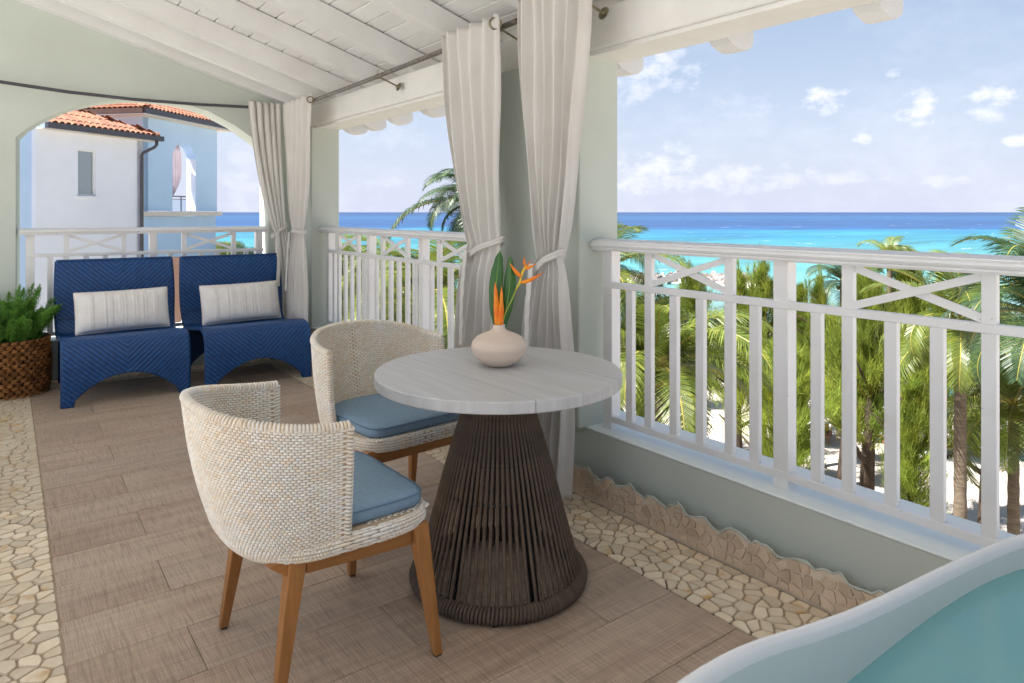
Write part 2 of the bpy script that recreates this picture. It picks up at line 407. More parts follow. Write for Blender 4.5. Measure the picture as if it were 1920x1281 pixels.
def water_mat():
    m = bpy.data.materials.new('bath_water'); m.use_nodes = True; nt = m.node_tree; N = nt.nodes; L = nt.links
    N.remove(N['Principled BSDF']); g = N.new('ShaderNodeBsdfGlossy'); g.inputs['Roughness'].default_value = .04
    t = N.new('ShaderNodeBsdfTransparent'); t.inputs[0].default_value = (.50, .90, .93, 1)
    f = N.new('ShaderNodeFresnel'); f.inputs[0].default_value = 1.36
    n = N.new('ShaderNodeTexNoise'); n.inputs['Scale'].default_value = 5; n.inputs['Detail'].default_value = 1
    tc = N.new('ShaderNodeTexCoord'); L.new(tc.outputs['Object'], n.inputs['Vector'])
    bp = N.new('ShaderNodeBump'); bp.inputs['Strength'].default_value = .25; bp.inputs['Distance'].default_value = .01; L.new(n.outputs[0], bp.inputs['Height']); L.new(bp.outputs[0], g.inputs['Normal'])
    df = N.new('ShaderNodeBsdfDiffuse'); df.inputs[0].default_value = (.42, .84, .88, 1); m0 = N.new('ShaderNodeMixShader'); m0.inputs[0].default_value = .42
    L.new(t.outputs[0], m0.inputs[1]); L.new(df.outputs[0], m0.inputs[2])
    mx = N.new('ShaderNodeMixShader'); L.new(f.outputs[0], mx.inputs[0]); L.new(m0.outputs[0], mx.inputs[1]); L.new(g.outputs[0], mx.inputs[2]); L.new(mx.outputs[0], N['Material Output'].inputs[0])
    return m
M_water = water_mat()

def sea_mat():
    m = bpy.data.materials.new('sea_water'); m.use_nodes = True; nt = m.node_tree; N = nt.nodes; L = nt.links; b = N['Principled BSDF']
    b.inputs['Roughness'].default_value = .35; b.inputs['Specular IOR Level'].default_value = .12
    geo = N.new('ShaderNodeNewGeometry')
    dot = N.new('ShaderNodeVectorMath'); dot.operation = 'DOT_PRODUCT'; L.new(geo.outputs['Position'], dot.inputs[0]); dot.inputs[1].default_value = (sin(radians(39)), cos(radians(39)), 0)
    n = N.new('ShaderNodeTexNoise'); n.inputs['Scale'].default_value = .004; n.inputs['Detail'].default_value = 5; L.new(geo.outputs['Position'], n.inputs['Vector'])
    ma = N.new('ShaderNodeMath'); ma.operation = 'MULTIPLY_ADD'; ma.inputs[1].default_value = .55; ma.inputs[2].default_value = -.275; L.new(n.outputs[0], ma.inputs[0])
    lg = N.new('ShaderNodeMath'); lg.operation = 'LOGARITHM'; lg.inputs[1].default_value = 10; L.new(dot.outputs['Value'], lg.inputs[0])
    ad = N.new('ShaderNodeMath'); ad.operation = 'ADD'; L.new(lg.outputs[0], ad.inputs[0]); L.new(ma.outputs[0], ad.inputs[1])
    mr = N.new('ShaderNodeMapRange'); mr.inputs[1].default_value = 1.8; mr.inputs[2].default_value = 4.0; L.new(ad.outputs[0], mr.inputs[0])
    cr = N.new('ShaderNodeValToRGB'); L.new(mr.outputs[0], cr.inputs[0])
    stops = [(0.0, (0.1568, 0.2352, 0.2184)), (0.1, (0.0756, 0.2184, 0.2184)), (0.24, (0.0381, 0.1792, 0.2072)), (0.34, (0.0123, 0.1344, 0.2016)), (0.368, (0.0103, 0.1142, 0.2419)), (0.392, (0.0077, 0.0571, 0.1588)), (0.5, (0.0071, 0.043, 0.1323)), (0.62, (0.0103, 0.0638, 0.1663)), (0.74, (0.0077, 0.0416, 0.1247)), (1.0, (0.0071, 0.0377, 0.1058))]
    e = cr.color_ramp.elements
    while len(e) > 1: e.remove(e[0])
    e[0].position = stops[0][0]; e[0].color = (*stops[0][1], 1)
    for p, c in stops[1:]:
        x = e.new(p); x.color = (*c, 1)
    # streaks and small whitecaps
    mp = N.new('ShaderNodeMapping'); mp.inputs['Rotation'].default_value = (0, 0, radians(39)); mp.inputs['Scale'].default_value = (.010, .055, 1); L.new(geo.outputs['Position'], mp.inputs[0])
    s = N.new('ShaderNodeTexNoise'); s.inputs['Scale'].default_value = 1; s.inputs['Detail'].default_value = 8; s.inputs['Roughness'].default_value = .7; L.new(mp.outputs[0], s.inputs['Vector'])
    r2 = N.new('ShaderNodeMapRange'); r2.inputs[1].default_value = .3; r2.inputs[2].default_value = .7; r2.inputs[3].default_value = .62; r2.inputs[4].default_value = 1.42; L.new(s.outputs[0], r2.inputs[0])
    sc2 = N.new('ShaderNodeVectorMath'); sc2.operation = 'SCALE'; L.new(cr.outputs[0], sc2.inputs[0]); L.new(r2.outputs[0], sc2.inputs['Scale'])
    mp2 = N.new('ShaderNodeMapping'); mp2.inputs['Rotation'].default_value = (0, 0, radians(39)); mp2.inputs['Scale'].default_value = (.05, .16, 1); L.new(geo.outputs['Position'], mp2.inputs[0])
    w = N.new('ShaderNodeTexNoise'); w.inputs['Scale'].default_value = 1; w.inputs['Detail'].default_value = 6; w.inputs['Roughness'].default_value = .75; L.new(mp2.outputs[0], w.inputs['Vector'])
    r3 = N.new('ShaderNodeMapRange'); r3.inputs[1].default_value = .645; r3.inputs[2].default_value = .70; L.new(w.outputs[0], r3.inputs[0])
    mx = N.new('ShaderNodeMix'); mx.data_type = 'RGBA'; L.new(r3.outputs[0], mx.inputs[0]); L.new(sc2.outputs[0], mx.inputs[6]); mx.inputs[7].default_value = (.75, .82, .86, 1)
    L.new(mx.outputs[2], b.inputs['Base Color'])
    return m
M_sea = sea_mat()
M_sand = mat('beach_sand', (.48, .43, .37), (.35, .30, .255), .35, 8, .95, .6, 3, .1, bdist=.06)

# ------------------------------------------------------------------ setting: ground, sea
GZ = -9.2
def camxy(px, d):
    a = (px - CXP) / FPX
    return d * (FX + a * RX), d * (FY + a * RY)

def ground():
    b = MB(); n = 120
    dirs = (FX, FY)
    ds = [-3000, -400, -60, -20, -5, 0, 4, 8, 12, 16, 20, 24, 28, 32, 36, 40, 45, 50, 56, 62, 68, 74, 80, 90, 100, 140]
    ls = [-3000, -600, -150] + [-100 + 4 * i for i in range(51)] + [150, 600, 3000]
    vs = []
    for d in ds:
        for l in ls:
            x = d * FX + l * RX; y = d * FY + l * RY
            z = GZ
            if 4 <= d <= 100: z += .16 * sin(x * .31 + 1) * cos(y * .27) + .07 * sin(x * .9 + y * .6)
            if d > 58: z = GZ - (d - 58) * .055
            vs.append((x, y, z))
    w = len(ls)
    b.add(vs, [(j * w + i, (j + 1) * w + i, (j + 1) * w + i + 1, j * w + i + 1) for j in range(len(ds) - 1) for i in range(w - 1)])
    o = b.obj('beach_ground', M_sand, smooth=True); tag(o, kind='structure')
    me = bpy.data.meshes.new('sea'); S = 60000
    vs = []
    for d, l in ((64, -S), (64, S), (S, S), (S, -S)):
        vs.append((d * FX + l * RX, d * FY + l * RY, -9.75))
    me.from_pydata(vs, [], [(0, 1, 2, 3)]); me.materials.append(M_sea)
    if me.polygons[0].normal.z < 0: me.flip_normals()
    o = inst('sea', me); tag(o, kind='structure')
ground()

# ------------------------------------------------------------------ balcony structure
YB = 6.62        # inner face of the arched back wall (before W)
Y0 = -2.5
XL = -1.30       # ridge line
YRF = -1.35      # roof cut short here so the added deck beyond catches the sun

XW = 2.27        # inner face of the parapet
LZ = .31
SL = .32         # roof slope
def rz(x): return 2.305 + SL * (XW - x)      # underside of rafters
RH = .14

slab = box_obj('balcony_slab', M_deck, XL - .3, 2.62, Y0, YB + .33, -.30, -.012, warp=True); tag(slab, kind='structure')
box_obj('lower_facade', M_mint, XL - .3, 2.57, Y0 + .02, YB + .28, -9.6, -.301, warp=True)
tag(bpy.data.objects['lower_facade'], kind='structure')
bounce_deck = MB().box(-9, XL - .301, -12, YB + .33, -.30, -.012).box(XL - .30, 2.62, -12, Y0 - .001, -.30, -.012).obj('added_bounce_deck', M_deck); tag(bounce_deck, kind='structure')  # unseen pale deck added to bounce sunlight into the balcony

# plank floor, planks run along X
floor = empty('plank_floor'); tag(floor, kind='structure')
PITCH, YREF = .2687, 1.645
fx0, fx1, fyend = .2, 1.945, 6.33
k = -14
row_y = []
while True:
    y0 = YREF + k * PITCH; y1 = y0 + PITCH
    if y0 > fyend: break
    row_y.append((k, y0, min(y1, fyend))); k += 1
for k, y0, y1 in row_y:
    if y1 < Y0: continue
    y0 = max(y0, Y0)
    even = (k % 2 == 0)
    # row 1.645..1.9 has joints .53 and 1.64; the next 1.08
    cuts = [.53, 1.64] if even else [1.08]
    xs = [fx0] + cuts + [fx1]
    for a, c in zip(xs[:-1], xs[1:]):
        g = .0011
        dz = R.uniform(-.0006, .0006)
        o = MB().box(a + g, c - g, y0 + g, y1 - g, -.012, dz, .0012).obj('plank', M_plank, floor, warp=True)
box = MB().box(fx0, fx1, Y0, fyend, -.0115, -.004).obj('plank_joint_bed', mat('joint_bed_brown', (.17, .13, .10), rough=.9), floor, warp=True)  # dark brown bed showing in the joints between planks

# crazy paving around it
def clip(poly, nx, ny, d):
    out = []
    for i in range(len(poly)):
        a = poly[i]; b = poly[(i + 1) % len(poly)]
        da = nx * a[0] + ny * a[1] - d; db = nx * b[0] + ny * b[1] - d
        if da <= 0: out.append(a)
        if (da < 0 < db) or (db < 0 < da):
            t = da / (da - db); out.append((a[0] + (b[0] - a[0]) * t, a[1] + (b[1] - a[1]) * t))
    return out

def voronoi(x0, x1, y0, y1, s, gap, rnd, aniso=1.0):
    nx = max(1, round((x1 - x0) / s)); ny = max(1, round((y1 - y0) / (s * aniso)))
    sx = (x1 - x0) / nx; sy = (y1 - y0) / ny
    site = {(i, j): (x0 + (i + .5 + rnd.uniform(-.46, .46)) * sx, y0 + (j + .5 + rnd.uniform(-.46, .46)) * sy) for i in range(-2, nx + 2) for j in range(-2, ny + 2)}
    out = []
    for i in range(nx):
        for j in range(ny):
            p = site[(i, j)]
            poly = [(x0 + gap / 2, y0 + gap / 2), (x1 - gap / 2, y0 + gap / 2), (x1 - gap / 2, y1 - gap / 2), (x0 + gap / 2, y1 - gap / 2)]
            for di in range(-2, 3):
                for dj in range(-2, 3):
                    q = site.get((i + di, j + dj))
                    if (di, dj) == (0, 0) or q is None or not (0 <= i + di < nx and 0 <= j + dj < ny): continue
                    nx_, ny_ = q[0] - p[0], q[1] - p[1]; L_ = math.hypot(nx_, ny_)
                    if L_ < 1e-6: continue
                    nx_ /= L_; ny_ /= L_
                    d = nx_ * (p[0] + q[0]) / 2 + ny_ * (p[1] + q[1]) / 2 - gap / 2
                    poly = clip(poly, nx_, ny_, d)
                    if len(poly) < 3: break
                if len(poly) < 3: break
            if len(poly) >= 3:
                A = abs(sum(poly[k][0] * poly[(k + 1) % len(poly)][1] - poly[(k + 1) % len(poly)][0] * poly[k][1] for k in range(len(poly)))) / 2
                if A > (s * s) * .06: out.append(poly)
    return out

def round_poly(poly, f=.13):
    out = []
    n = len(poly)
    for i in range(n):
        a, b, c = poly[i - 1], poly[i], poly[(i + 1) % n]
        for q in ((b[0] + (a[0] - b[0]) * f, b[1] + (a[1] - b[1]) * f), (b[0] + (c[0] - b[0]) * f, b[1] + (c[1] - b[1]) * f)): out.append(q)
    return out

def pebble(poly, h, inset=.0025):
    """list of verts/faces of a flat stone, centred on its centroid"""
    n = len(poly); cx = sum(p[0] for p in poly) / n; cy = sum(p[1] for p in poly) / n
    vs = [(x - cx, y - cy, -.006) for x, y in poly]
    for x, y in poly:
        dx, dy = cx - x, cy - y; L_ = math.hypot(dx, dy) or 1
        vs.append((x - cx + dx / L_ * inset, y - cy + dy / L_ * inset, h + R.uniform(-.0004, .0004)))
    fs = [(i, (i + 1) % n, n + (i + 1) % n, n + i) for i in range(n)] + [tuple(range(n, 2 * n))]
    return (cx, cy), vs, fs

paving = MB().box(-1.28, fx0, Y0, YB, -.0118, -.0035).box(fx1, XW, Y0, YB, -.0118, -.0035).box(fx0, fx1, fyend, YB, -.0118, -.0035).obj('mosaic_paving', M_grout, warp=True)
tag(paving, kind='structure')
stones = []
rs = random.Random(3)
stones += voronoi(fx1 + .002, XW - .012, Y0, 6.62, .056, .0052, rs)
stones += voronoi(-1.28, fx0 - .002, Y0, 6.62, .056, .0052, rs)
stones += voronoi(fx0, fx1, fyend + .002, 6.60, .075, .008, rs)
far_st = []
def sdist(poly):
    x = sum(p[0] for p in poly) / len(poly); y = sum(p[1] for p in poly) / len(poly)
    d = x * FX + y * FY
    px = CXP + FPX * (x * RX + y * RY) / max(d, .1)
    return d + (0 if d > 1.2 and -20 < px < 1700 else 12)
stones.sort(key=sdist)
rest = MB()
for i, poly in enumerate(stones + far_st):
    (cx, cy), vs, fs = pebble(round_poly(poly), R.uniform(.0, .0028))
    if i < 290:
        me = bpy.data.meshes.new('stone'); me.from_pydata([(*v,) for v in vs], [], fs); me.materials.append(M_stone)
        wx, wy = W(cx, cy)
        inst('stone', me, paving, (wx, wy, 0))
    else:
        rest.add([(x + cx, y + cy, z) for x, y, z in vs], fs)
o = rest.obj('stone_field', M_stone, paving, warp=True); tag(o, kind='stuff')

# parapet with ledge
par = MB().box(XW, 2.60, Y0, YB + .3, -.01, LZ - .012).obj('parapet_wall', M_mint, warp=True); tag(par, kind='structure')
M_ledge = mat('skylit_ledge_tone', (.80, .84, .82), (.75, .79, .77), 2, 6, .6, .15, 30, .3, bdist=.003)  # paler than the wall: sky light on its top put into the colour
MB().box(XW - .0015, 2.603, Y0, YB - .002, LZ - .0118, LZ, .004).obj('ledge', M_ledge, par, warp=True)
# back wall with arch, in X (unwarped) / Z
WX = lambda X: X - .024 * (YB - 2.5)
arch_in = [(.213, 1.925), (.285, 1.995), (.367, 2.062), (.455, 2.118), (.540, 2.163), (.636, 2.203), (.767, 2.250), (.961, 2.290), (1.163, 2.304), (1.373, 2.290), (1.596, 2.240), (1.825, 2.125), (1.99, 2.01), (2.12, 1.91)]
arch_in = [(WX(x), z) for x, z in arch_in]
def back_wall():
    b = MB(); N = len(arch_in)
    yi, yo = YB, YB + .28
    xl, xr = XL - .002, 2.56
    L0 = arch_in[0][0]; R0 = arch_in[-1][0]
    out = [((x + .030 if k == 0 else x + .015 if k < 4 else x - .0 if k < N - 1 else x), z) for k, (x, z) in enumerate(arch_in)]
    top = lambda x: rz(x) + RH + .02
    def face_side(y, arch, flip):
        l = arch[0][0]; r = arch[-1][0]
        vs = [(xl, y, -.01), (l, y, -.01), (l, y, LZ), (r, y, LZ), (r, y, -.01), (xr, y, -.01), (xr, y, top(xr)), (xl, y, top(xl)), (l, y, top(l)), (r, y, top(r))]
        fs = [(0, 1, 8, 7), (4, 5, 6, 9), (1, 4, 3, 2)]
        base = len(vs)
        vs += [(x, y, z) for x, z in arch]
        tb = len(vs)
        vs += [(x, y, top(x)) for x, z in arch]
        n = len(arch)
        fs[0] = (0, 1, 2, base, 8, 7); fs[1] = (3, 4, 5, 6, 9, base + n - 1)
        for k in range(n - 1): fs.append((base + k, base + k + 1, tb + k + 1, tb + k))
        if flip: fs = [f[::-1] for f in fs]
        b.add(vs, fs)
    face_side(yi, arch_in, False); face_side(yo, out, True)
    # reveals
    n = len(arch_in)
    vs = [(x, yi, z) for x, z in arch_in] + [(x, yo, z) for x, z in out]
    fs = [(k, n + k, n + k + 1, k + 1) for k in range(n - 1)]
    b.add(vs, fs)
    for (xa, xb, zz) in ((arch_in[0][0], out[0][0], arch_in[0][1]), (arch_in[-1][0], out[-1][0], arch_in[-1][1])):
        b.add([(xa, yi, LZ), (xa, yi, zz), (xb, yo, zz), (xb, yo, LZ)], [(0, 1, 2, 3)])
    b.add([(arch_in[0][0], yi, LZ), (arch_in[-1][0], yi, LZ), (out[-1][0], yo, LZ), (out[0][0], yo, LZ)], [(0, 1, 2, 3)])
    # outer rim
    b.add([(xl, yi, -.01), (xl, yo, -.01), (xl, yo, top(xl)), (xl, yi, top(xl)), (xr, yi, -.01), (xr, yo, -.01), (xr, yo, top(xr)), (xr, yi, top(xr))],
          [(0, 1, 2, 3), (4, 7, 6, 5), (3, 2, 6, 7), (0, 4, 5, 1)])
    return b.obj('arched_wall', M_mint, warp=True)
tag(back_wall(), kind='structure')

# columns
def column(y0, y1, x1, name='column'):
    b = MB().box(XW + .0025, x1, y0, y1, LZ - .004, 2.11, .006)
    o = b.obj(name, M_mint, warp=True); tag(o, kind='structure'); return o
column(2.485, 3.40, 2.535)
column(6.19, YB + .002, 2.525)
column(-1.4, -.8, 2.535)

# side beam with a small moulding
bm_ = MB().box(XW + .006, 2.50, YRF, YB + .02, 2.112, 2.300, .006).box(2.30, 2.52, YRF, YB + .02, 2.092, 2.1118).obj('side_beam', M_white, warp=True); tag(bm_, kind='structure')

# rafters with shaped tails
roof = empty('roof'); tag(roof, kind='structure')
def rafter(y0, wd=.105, x_hi=XL, h=RH):
    xt = 2.90
    pts = []
    # underside from high end to the tail, then the rounded nose, then back along the top
    pts.append((x_hi, rz(x_hi))); pts.append((2.70, rz(2.70))); pts.append((2.705, rz(2.70) - .012)); pts.append((2.76, rz(2.76) - .030))
    pts.append((2.83, rz(2.83) - .028)); pts.append((2.885, rz(2.885) - .005)); pts.append((2.925, rz(2.925) + .035)); pts.append((2.93, rz(2.93) + .085))
    pts.append((2.915, rz(2.915) + h - .003)); pts.append((x_hi, rz(x_hi) + h - .003))
    b = MB().prism(pts, 'y', y0, y0 + wd)
    return b.obj('rafter', M_ceil, roof, warp=True)
for y in (-1.34, -.72, -.06, .62, 1.30, 1.98, 2.68, 3.44, 4.19, 4.85, 5.50, 6.06): rafter(y)
rafter(6.50, .118)
# ceiling planks along Y
x = 2.895; i = 0
while x > XL - .02:
    w_ = .1235
    xa = x - w_ + .0085; xb = x
    z = lambda q: rz(q) + RH
    b = MB(); pts = [(xa, z(xa)), (xa + .003, z(xa + .003) - .004), (xb - .003, z(xb - .003) - .004), (xb, z(xb)), (xb, z(xb) + .016), (xa, z(xa) + .016)]
    b.prism([(u, v + .0012 * (i % 2)) for u, v in pts], 'y', YRF, YB + .25)
    b.obj('plank', M_ceil, roof, warp=True)
    x -= w_; i += 1
b = MB().prism([(2.90, rz(2.90) + RH + .018), (2.90, rz(2.90) + RH + .05), (XL - .3, rz(XL - .3) + RH + .08), (XL - .3, rz(XL - .3) + RH + .018)], 'y', YRF, YB + .27)
b.obj('roof_deck', M_white, roof, warp=True)
# unseen far slope left of the ridge, added to keep sun off the floor
b = MB().prism([(XL, rz(XL) + RH), (XL, rz(XL) + RH + .08), (-2.7, rz(XL) + RH + .08 - .36 * 1.4), (-2.7, rz(XL) + RH - .36 * 1.4)], 'y', YRF, YB + .27)
b.obj('unseen_shade_slope', M_ceil, roof)
lw = MB().prism([(-2.7, -.01), (XL - .004, -.01), (XL - .004, rz(XL) + RH), (-2.7, rz(XL) + RH - .36 * 1.4)], 'y', YB + .16, YB + .40).obj('gable_wall', M_mint); tag(lw, kind='structure')

# stone skirting with its torn plaster edge
skirt = MB()
edge = []
rj = random.Random(21)
y = Y0; 
ev = [(Y0, .10)]
while y < YB:
    y += rj.uniform(.010, .030); 
    ev.append((min(y, YB), .128 + .008 * sin(y * 21) + .011 * sin(y * 47 + 1) + rj.uniform(-.010, .010)))
def sk_top(yy):
    for a, b2 in zip(ev[:-1], ev[1:]):
        if a[0] <= yy <= b2[0]:
            t = (yy - a[0]) / max(1e-6, b2[0] - a[0]); return a[1] + (b2[1] - a[1]) * t
    return .11
skb = MB()
vs = []
for (yy, zz) in ev: vs += [(XW - .004, yy, -.004), (XW - .004, yy, zz), (XW + .002, yy, zz)]
n = len(ev)
skb.add(vs, [(3 * i, 3 * i + 3, 3 * i + 4, 3 * i + 1) for i in range(n - 1)] + [(3 * i + 1, 3 * i + 4, 3 * i + 5, 3 * i + 2) for i in range(n - 1)])
sk = skb.obj('stone_skirting', M_render, warp=True); tag(sk, kind='structure')
cells = voronoi(.7, YB - .01, .006, .165, .043, .0050, rj, 1.0)
cells.sort(key=lambda p: p[0][0])
mesh_rest = MB()
cnt = 0
for poly in cells:
    cy_ = sum(p[0] for p in poly) / len(poly); cz_ = sum(p[1] for p in poly) / len(poly)
    if cz_ > sk_top(cy_) - .004: continue
    pr = round_poly([(a, min(b2, sk_top(a) - .003)) for a, b2 in poly], .13)
    n = len(pr)
    h = .005 + rj.uniform(0, .003)
    vs = [(0.002, a - cy_, b2 - cz_) for a, b2 in pr] + [(-h, (a - cy_) * .93, (b2 - cz_) * .93) for a, b2 in pr]
    fs = [(i, n + i, n + (i + 1) % n, (i + 1) % n) for i in range(n)] + [tuple(range(n, 2 * n))[::-1]]
    if cnt < 290:
        me = bpy.data.meshes.new('stone'); me.from_pydata(vs, [], fs); me.materials.append(M_skirt)
        wx, wy = W(XW - .004, cy_); inst('stone', me, sk, (wx, wy, cz_)); cnt += 1
    else: mesh_rest.add([(a + XW - .004, b2 + cy_, c2 + cz_) for a, b2, c2 in vs], fs)
if mesh_rest.v: tag(mesh_rest.obj('stone_field', M_skirt, sk, warp=True), kind='stuff')
pts = [(XW - .006, yy, zz + .003) for yy, zz in ev]
MB().tube(pts, [.0032 + rj.uniform(-.0012, .0022) for _ in pts], 5).obj('plaster_edge', M_mint, sk, smooth=True, warp=True)
# small cove where paving meets skirting
MB().tube([(XW - .006, Y0, .002), (XW - .006, YB, .002)], .009, 6).obj('cove', M_render, sk, smooth=True, warp=True)

# ------------------------------------------------------------------ railings
BW = .040
def railing(label, axis, plane, p_start, pitch, n_bays, sgn, end, zb=.345, offs=(.148, .263, .407, .547, .690, .805), k=1.0, cover=(None, None)):
    """posts start at p_start and go in direction sgn along the axis; plane = coordinate of the inner face"""
    root = empty('balcony_railing'); tag(root, label, 'railing', 'white railings round the balcony')
    def bx(a0, a1, d0, d1, z0, z1, ch, name):
        lo, hi = min(a0, a1), max(a0, a1)
        b = MB()
        if axis == 'y': b.box(plane + d0, plane + d1, lo, hi, z0, z1, ch)
        else: b.box(lo, hi, plane + d0, plane + d1, z0, z1, ch)
        return b.obj(name, M_rail, root, warp=True)
    e = end
    # handrail profile
    prof = [(-.030, 1.158), (-.036, 1.166), (-.036, 1.172), (-.044, 1.176), (-.050, 1.184), (-.048, 1.192), (-.040, 1.197), (-.036, 1.198), (-.034, 1.203), (.010, 1.212), (.050, 1.212), (.094, 1.203), (.108, 1.192), (.104, 1.176), (.096, 1.166), (.09, 1.158)]
    lo, hi = min(cover[0], cover[1]), max(cover[0], cover[1])
    b = MB()
    if axis == 'y': b.prism([(plane + u, v) for u, v in prof], 'y', lo, hi)
    else: b.prism([(plane + u, v) for u, v in prof], 'x', lo, hi)
    b.obj('handrail', M_rail, root, warp=True)
    rl = (p_start, e)
    bx(rl[0], rl[1], -.002, .034, .980, 1.008, .002, 'mid_rail')
    bx(rl[0], rl[1], -.002, .034, zb, zb + .030, .002, 'bottom_rail')
    a = p_start
    def inside(q): return min(rl) - 1e-6 <= q <= max(rl) + 1e-6
    for bay in range(n_bays + 1):
        a = p_start + sgn * pitch * bay
        if inside(a) and inside(a + sgn * .06 * k): bx(a, a + sgn * .061 * k, 0, .060, LZ - .002, 1.165, .003, 'post')
        if bay == n_bays: break
        pos = []
        for o_ in offs:
            q = a + sgn * o_ * k
            pos.append(q)
            if not inside(q) or not inside(q + sgn * BW): continue
            bx(q, q + sgn * BW * k, .003, .029, zb + .029, .981, .0015, 'baluster')
        for j in (1, 4):
            q = pos[j]
            if inside(q) and inside(q + sgn * BW): bx(q, q + sgn * BW * k, .003, .029, 1.007, 1.160, .0015, 'short_post')
        c0, c1 = pos[1] + sgn * BW * k, pos[4]
        if inside(c1):
            for fl in (0, 1):
                za, zb2 = (1.008, 1.158) if fl else (1.158, 1.008)
                w2 = .012
                d0, d1 = (.006, .016) if fl else (.0165, .0265)
                # bar as a parallelogram
                dz = w2 * 2
                poly = [(c0, za), (c0, za - dz if not fl else za + dz), (c1, zb2 if fl else zb2), (c1, zb2 + dz if not fl else zb2 - dz)]
                poly = [(c0, 1.008), (c0, 1.008 + .026), (c1 - sgn * .006, 1.158), (c1, 1.158), (c1, 1.158 - .024), (c0 + sgn * .006, 1.008)] if fl else \
                       [(c0, 1.158), (c0, 1.158 - .024), (c1 - sgn * .006, 1.008), (c1, 1.008), (c1, 1.008 + .026), (c0 + sgn * .006, 1.158)]
                b = MB()
                if axis == 'y': b.prism([(u, v) for u, v in poly], 'x', plane + d0, plane + d1)
                else: b.prism([(u, v) for u, v in poly], 'y', plane + d0, plane + d1)
                b.obj('cross_bar', M_rail, root, warp=True)
    return root
railing('near white railing with crossed panels beside the round table, ending behind the bathtub', 'y', 2.38, 2.436, .910, 4, -1, -.79, cover=(2.475, -.79))
railing('white railing between the middle column and the corner column, partly behind the wicker chair', 'y', 2.38, 6.12, .905, 4, -1, 3.405, cover=(6.186, 3.405))
railing('white railing across the arched opening behind the two blue chairs', 'x', YB + .03, WX(.278), .8695, 3, 1, WX(2.081), k=.955, cover=(WX(.235), WX(2.125)))

# ------------------------------------------------------------------ curtain rods
def rod(pts, label, r=.0150, mt=None):
    t = empty('curtain_rod', pts[0]); tag(t, label, 'curtain rod', 'metal curtain rods')
    b = MB(); p0 = Vector(pts[0]); b.tube([Vector(p) - p0 for p in pts], r, 12)
    b.obj('pipe', mt or M_steel, t, smooth=True, angle=.8)
    return t
def bracket(t, at, to, r=.006):
    """ring round the rod, arm to the wall with a round flange"""
    p0 = Vector(t.location); a = Vector(at) - p0; c = Vector(to) - p0
    b = MB().tube([a, c], r, 8); d = (c - a).normalized()
    b.tube([c - d * .018, c - d * .008, c - d * .004, c], [.010, .014, .030, .031], 16)
    b.obj('bracket', M_brass, t, smooth=True, angle=.8)
    rb = MB()
    for q in (0,):
        rb.tube([a + Vector((0, -.009, 0)), a + Vector((0, .009, 0))], .018, 14)
    rb.tube([a + Vector((0, 0, .014)), a + Vector((0, 0, .045))], .002, 6)
    rb.obj('bracket_ring', M_brass, t, smooth=True, angle=.8)
X_ROD = 2.115
wr = lambda x, y, z: (*W(x, y), z)
r1 = rod([wr(X_ROD, 5.95, 2.262), wr(X_ROD, 4.45, 2.266), wr(X_ROD, 3.3, 2.28), wr(X_ROD, 2.775, 2.288)], 'weathered curtain rod along the far bay between the two column curtains')
for yy, zz in ((4.40, 2.267), (2.93, 2.286)): bracket(r1, wr(X_ROD, yy, zz), wr(XW + .004, yy, zz - .055))
r2 = rod([wr(X_ROD, 2.72, 2.295), wr(X_ROD, -1.9, 2.30)], 'short visible curtain rod over the near bay, above the right hand curtain')
bracket(r2, wr(X_ROD, 2.32, 2.296), wr(XW + .004, 2.32, 2.25)); bracket(r2, wr(X_ROD, 0, 2.298), wr(XW + .004, 0, 2.25))
yr = 6.53
def wb(X, z, y=yr): return (X, W(X - .09, y)[1], z)
r3 = rod([wb(-.9, 2.40), wb(-.3, 2.375), wb(.11, 2.335), wb(.55, 2.297), wb(1.0, 2.277), wb(1.5, 2.275), wb(2.2, 2.292)], 'dark sagging curtain rod across the arched wall', .0135, M_gutter)
bracket(r3, wb(2.165, 2.291), (wb(2.165, 2.291)[0], W(2.06, YB)[1], 2.26))

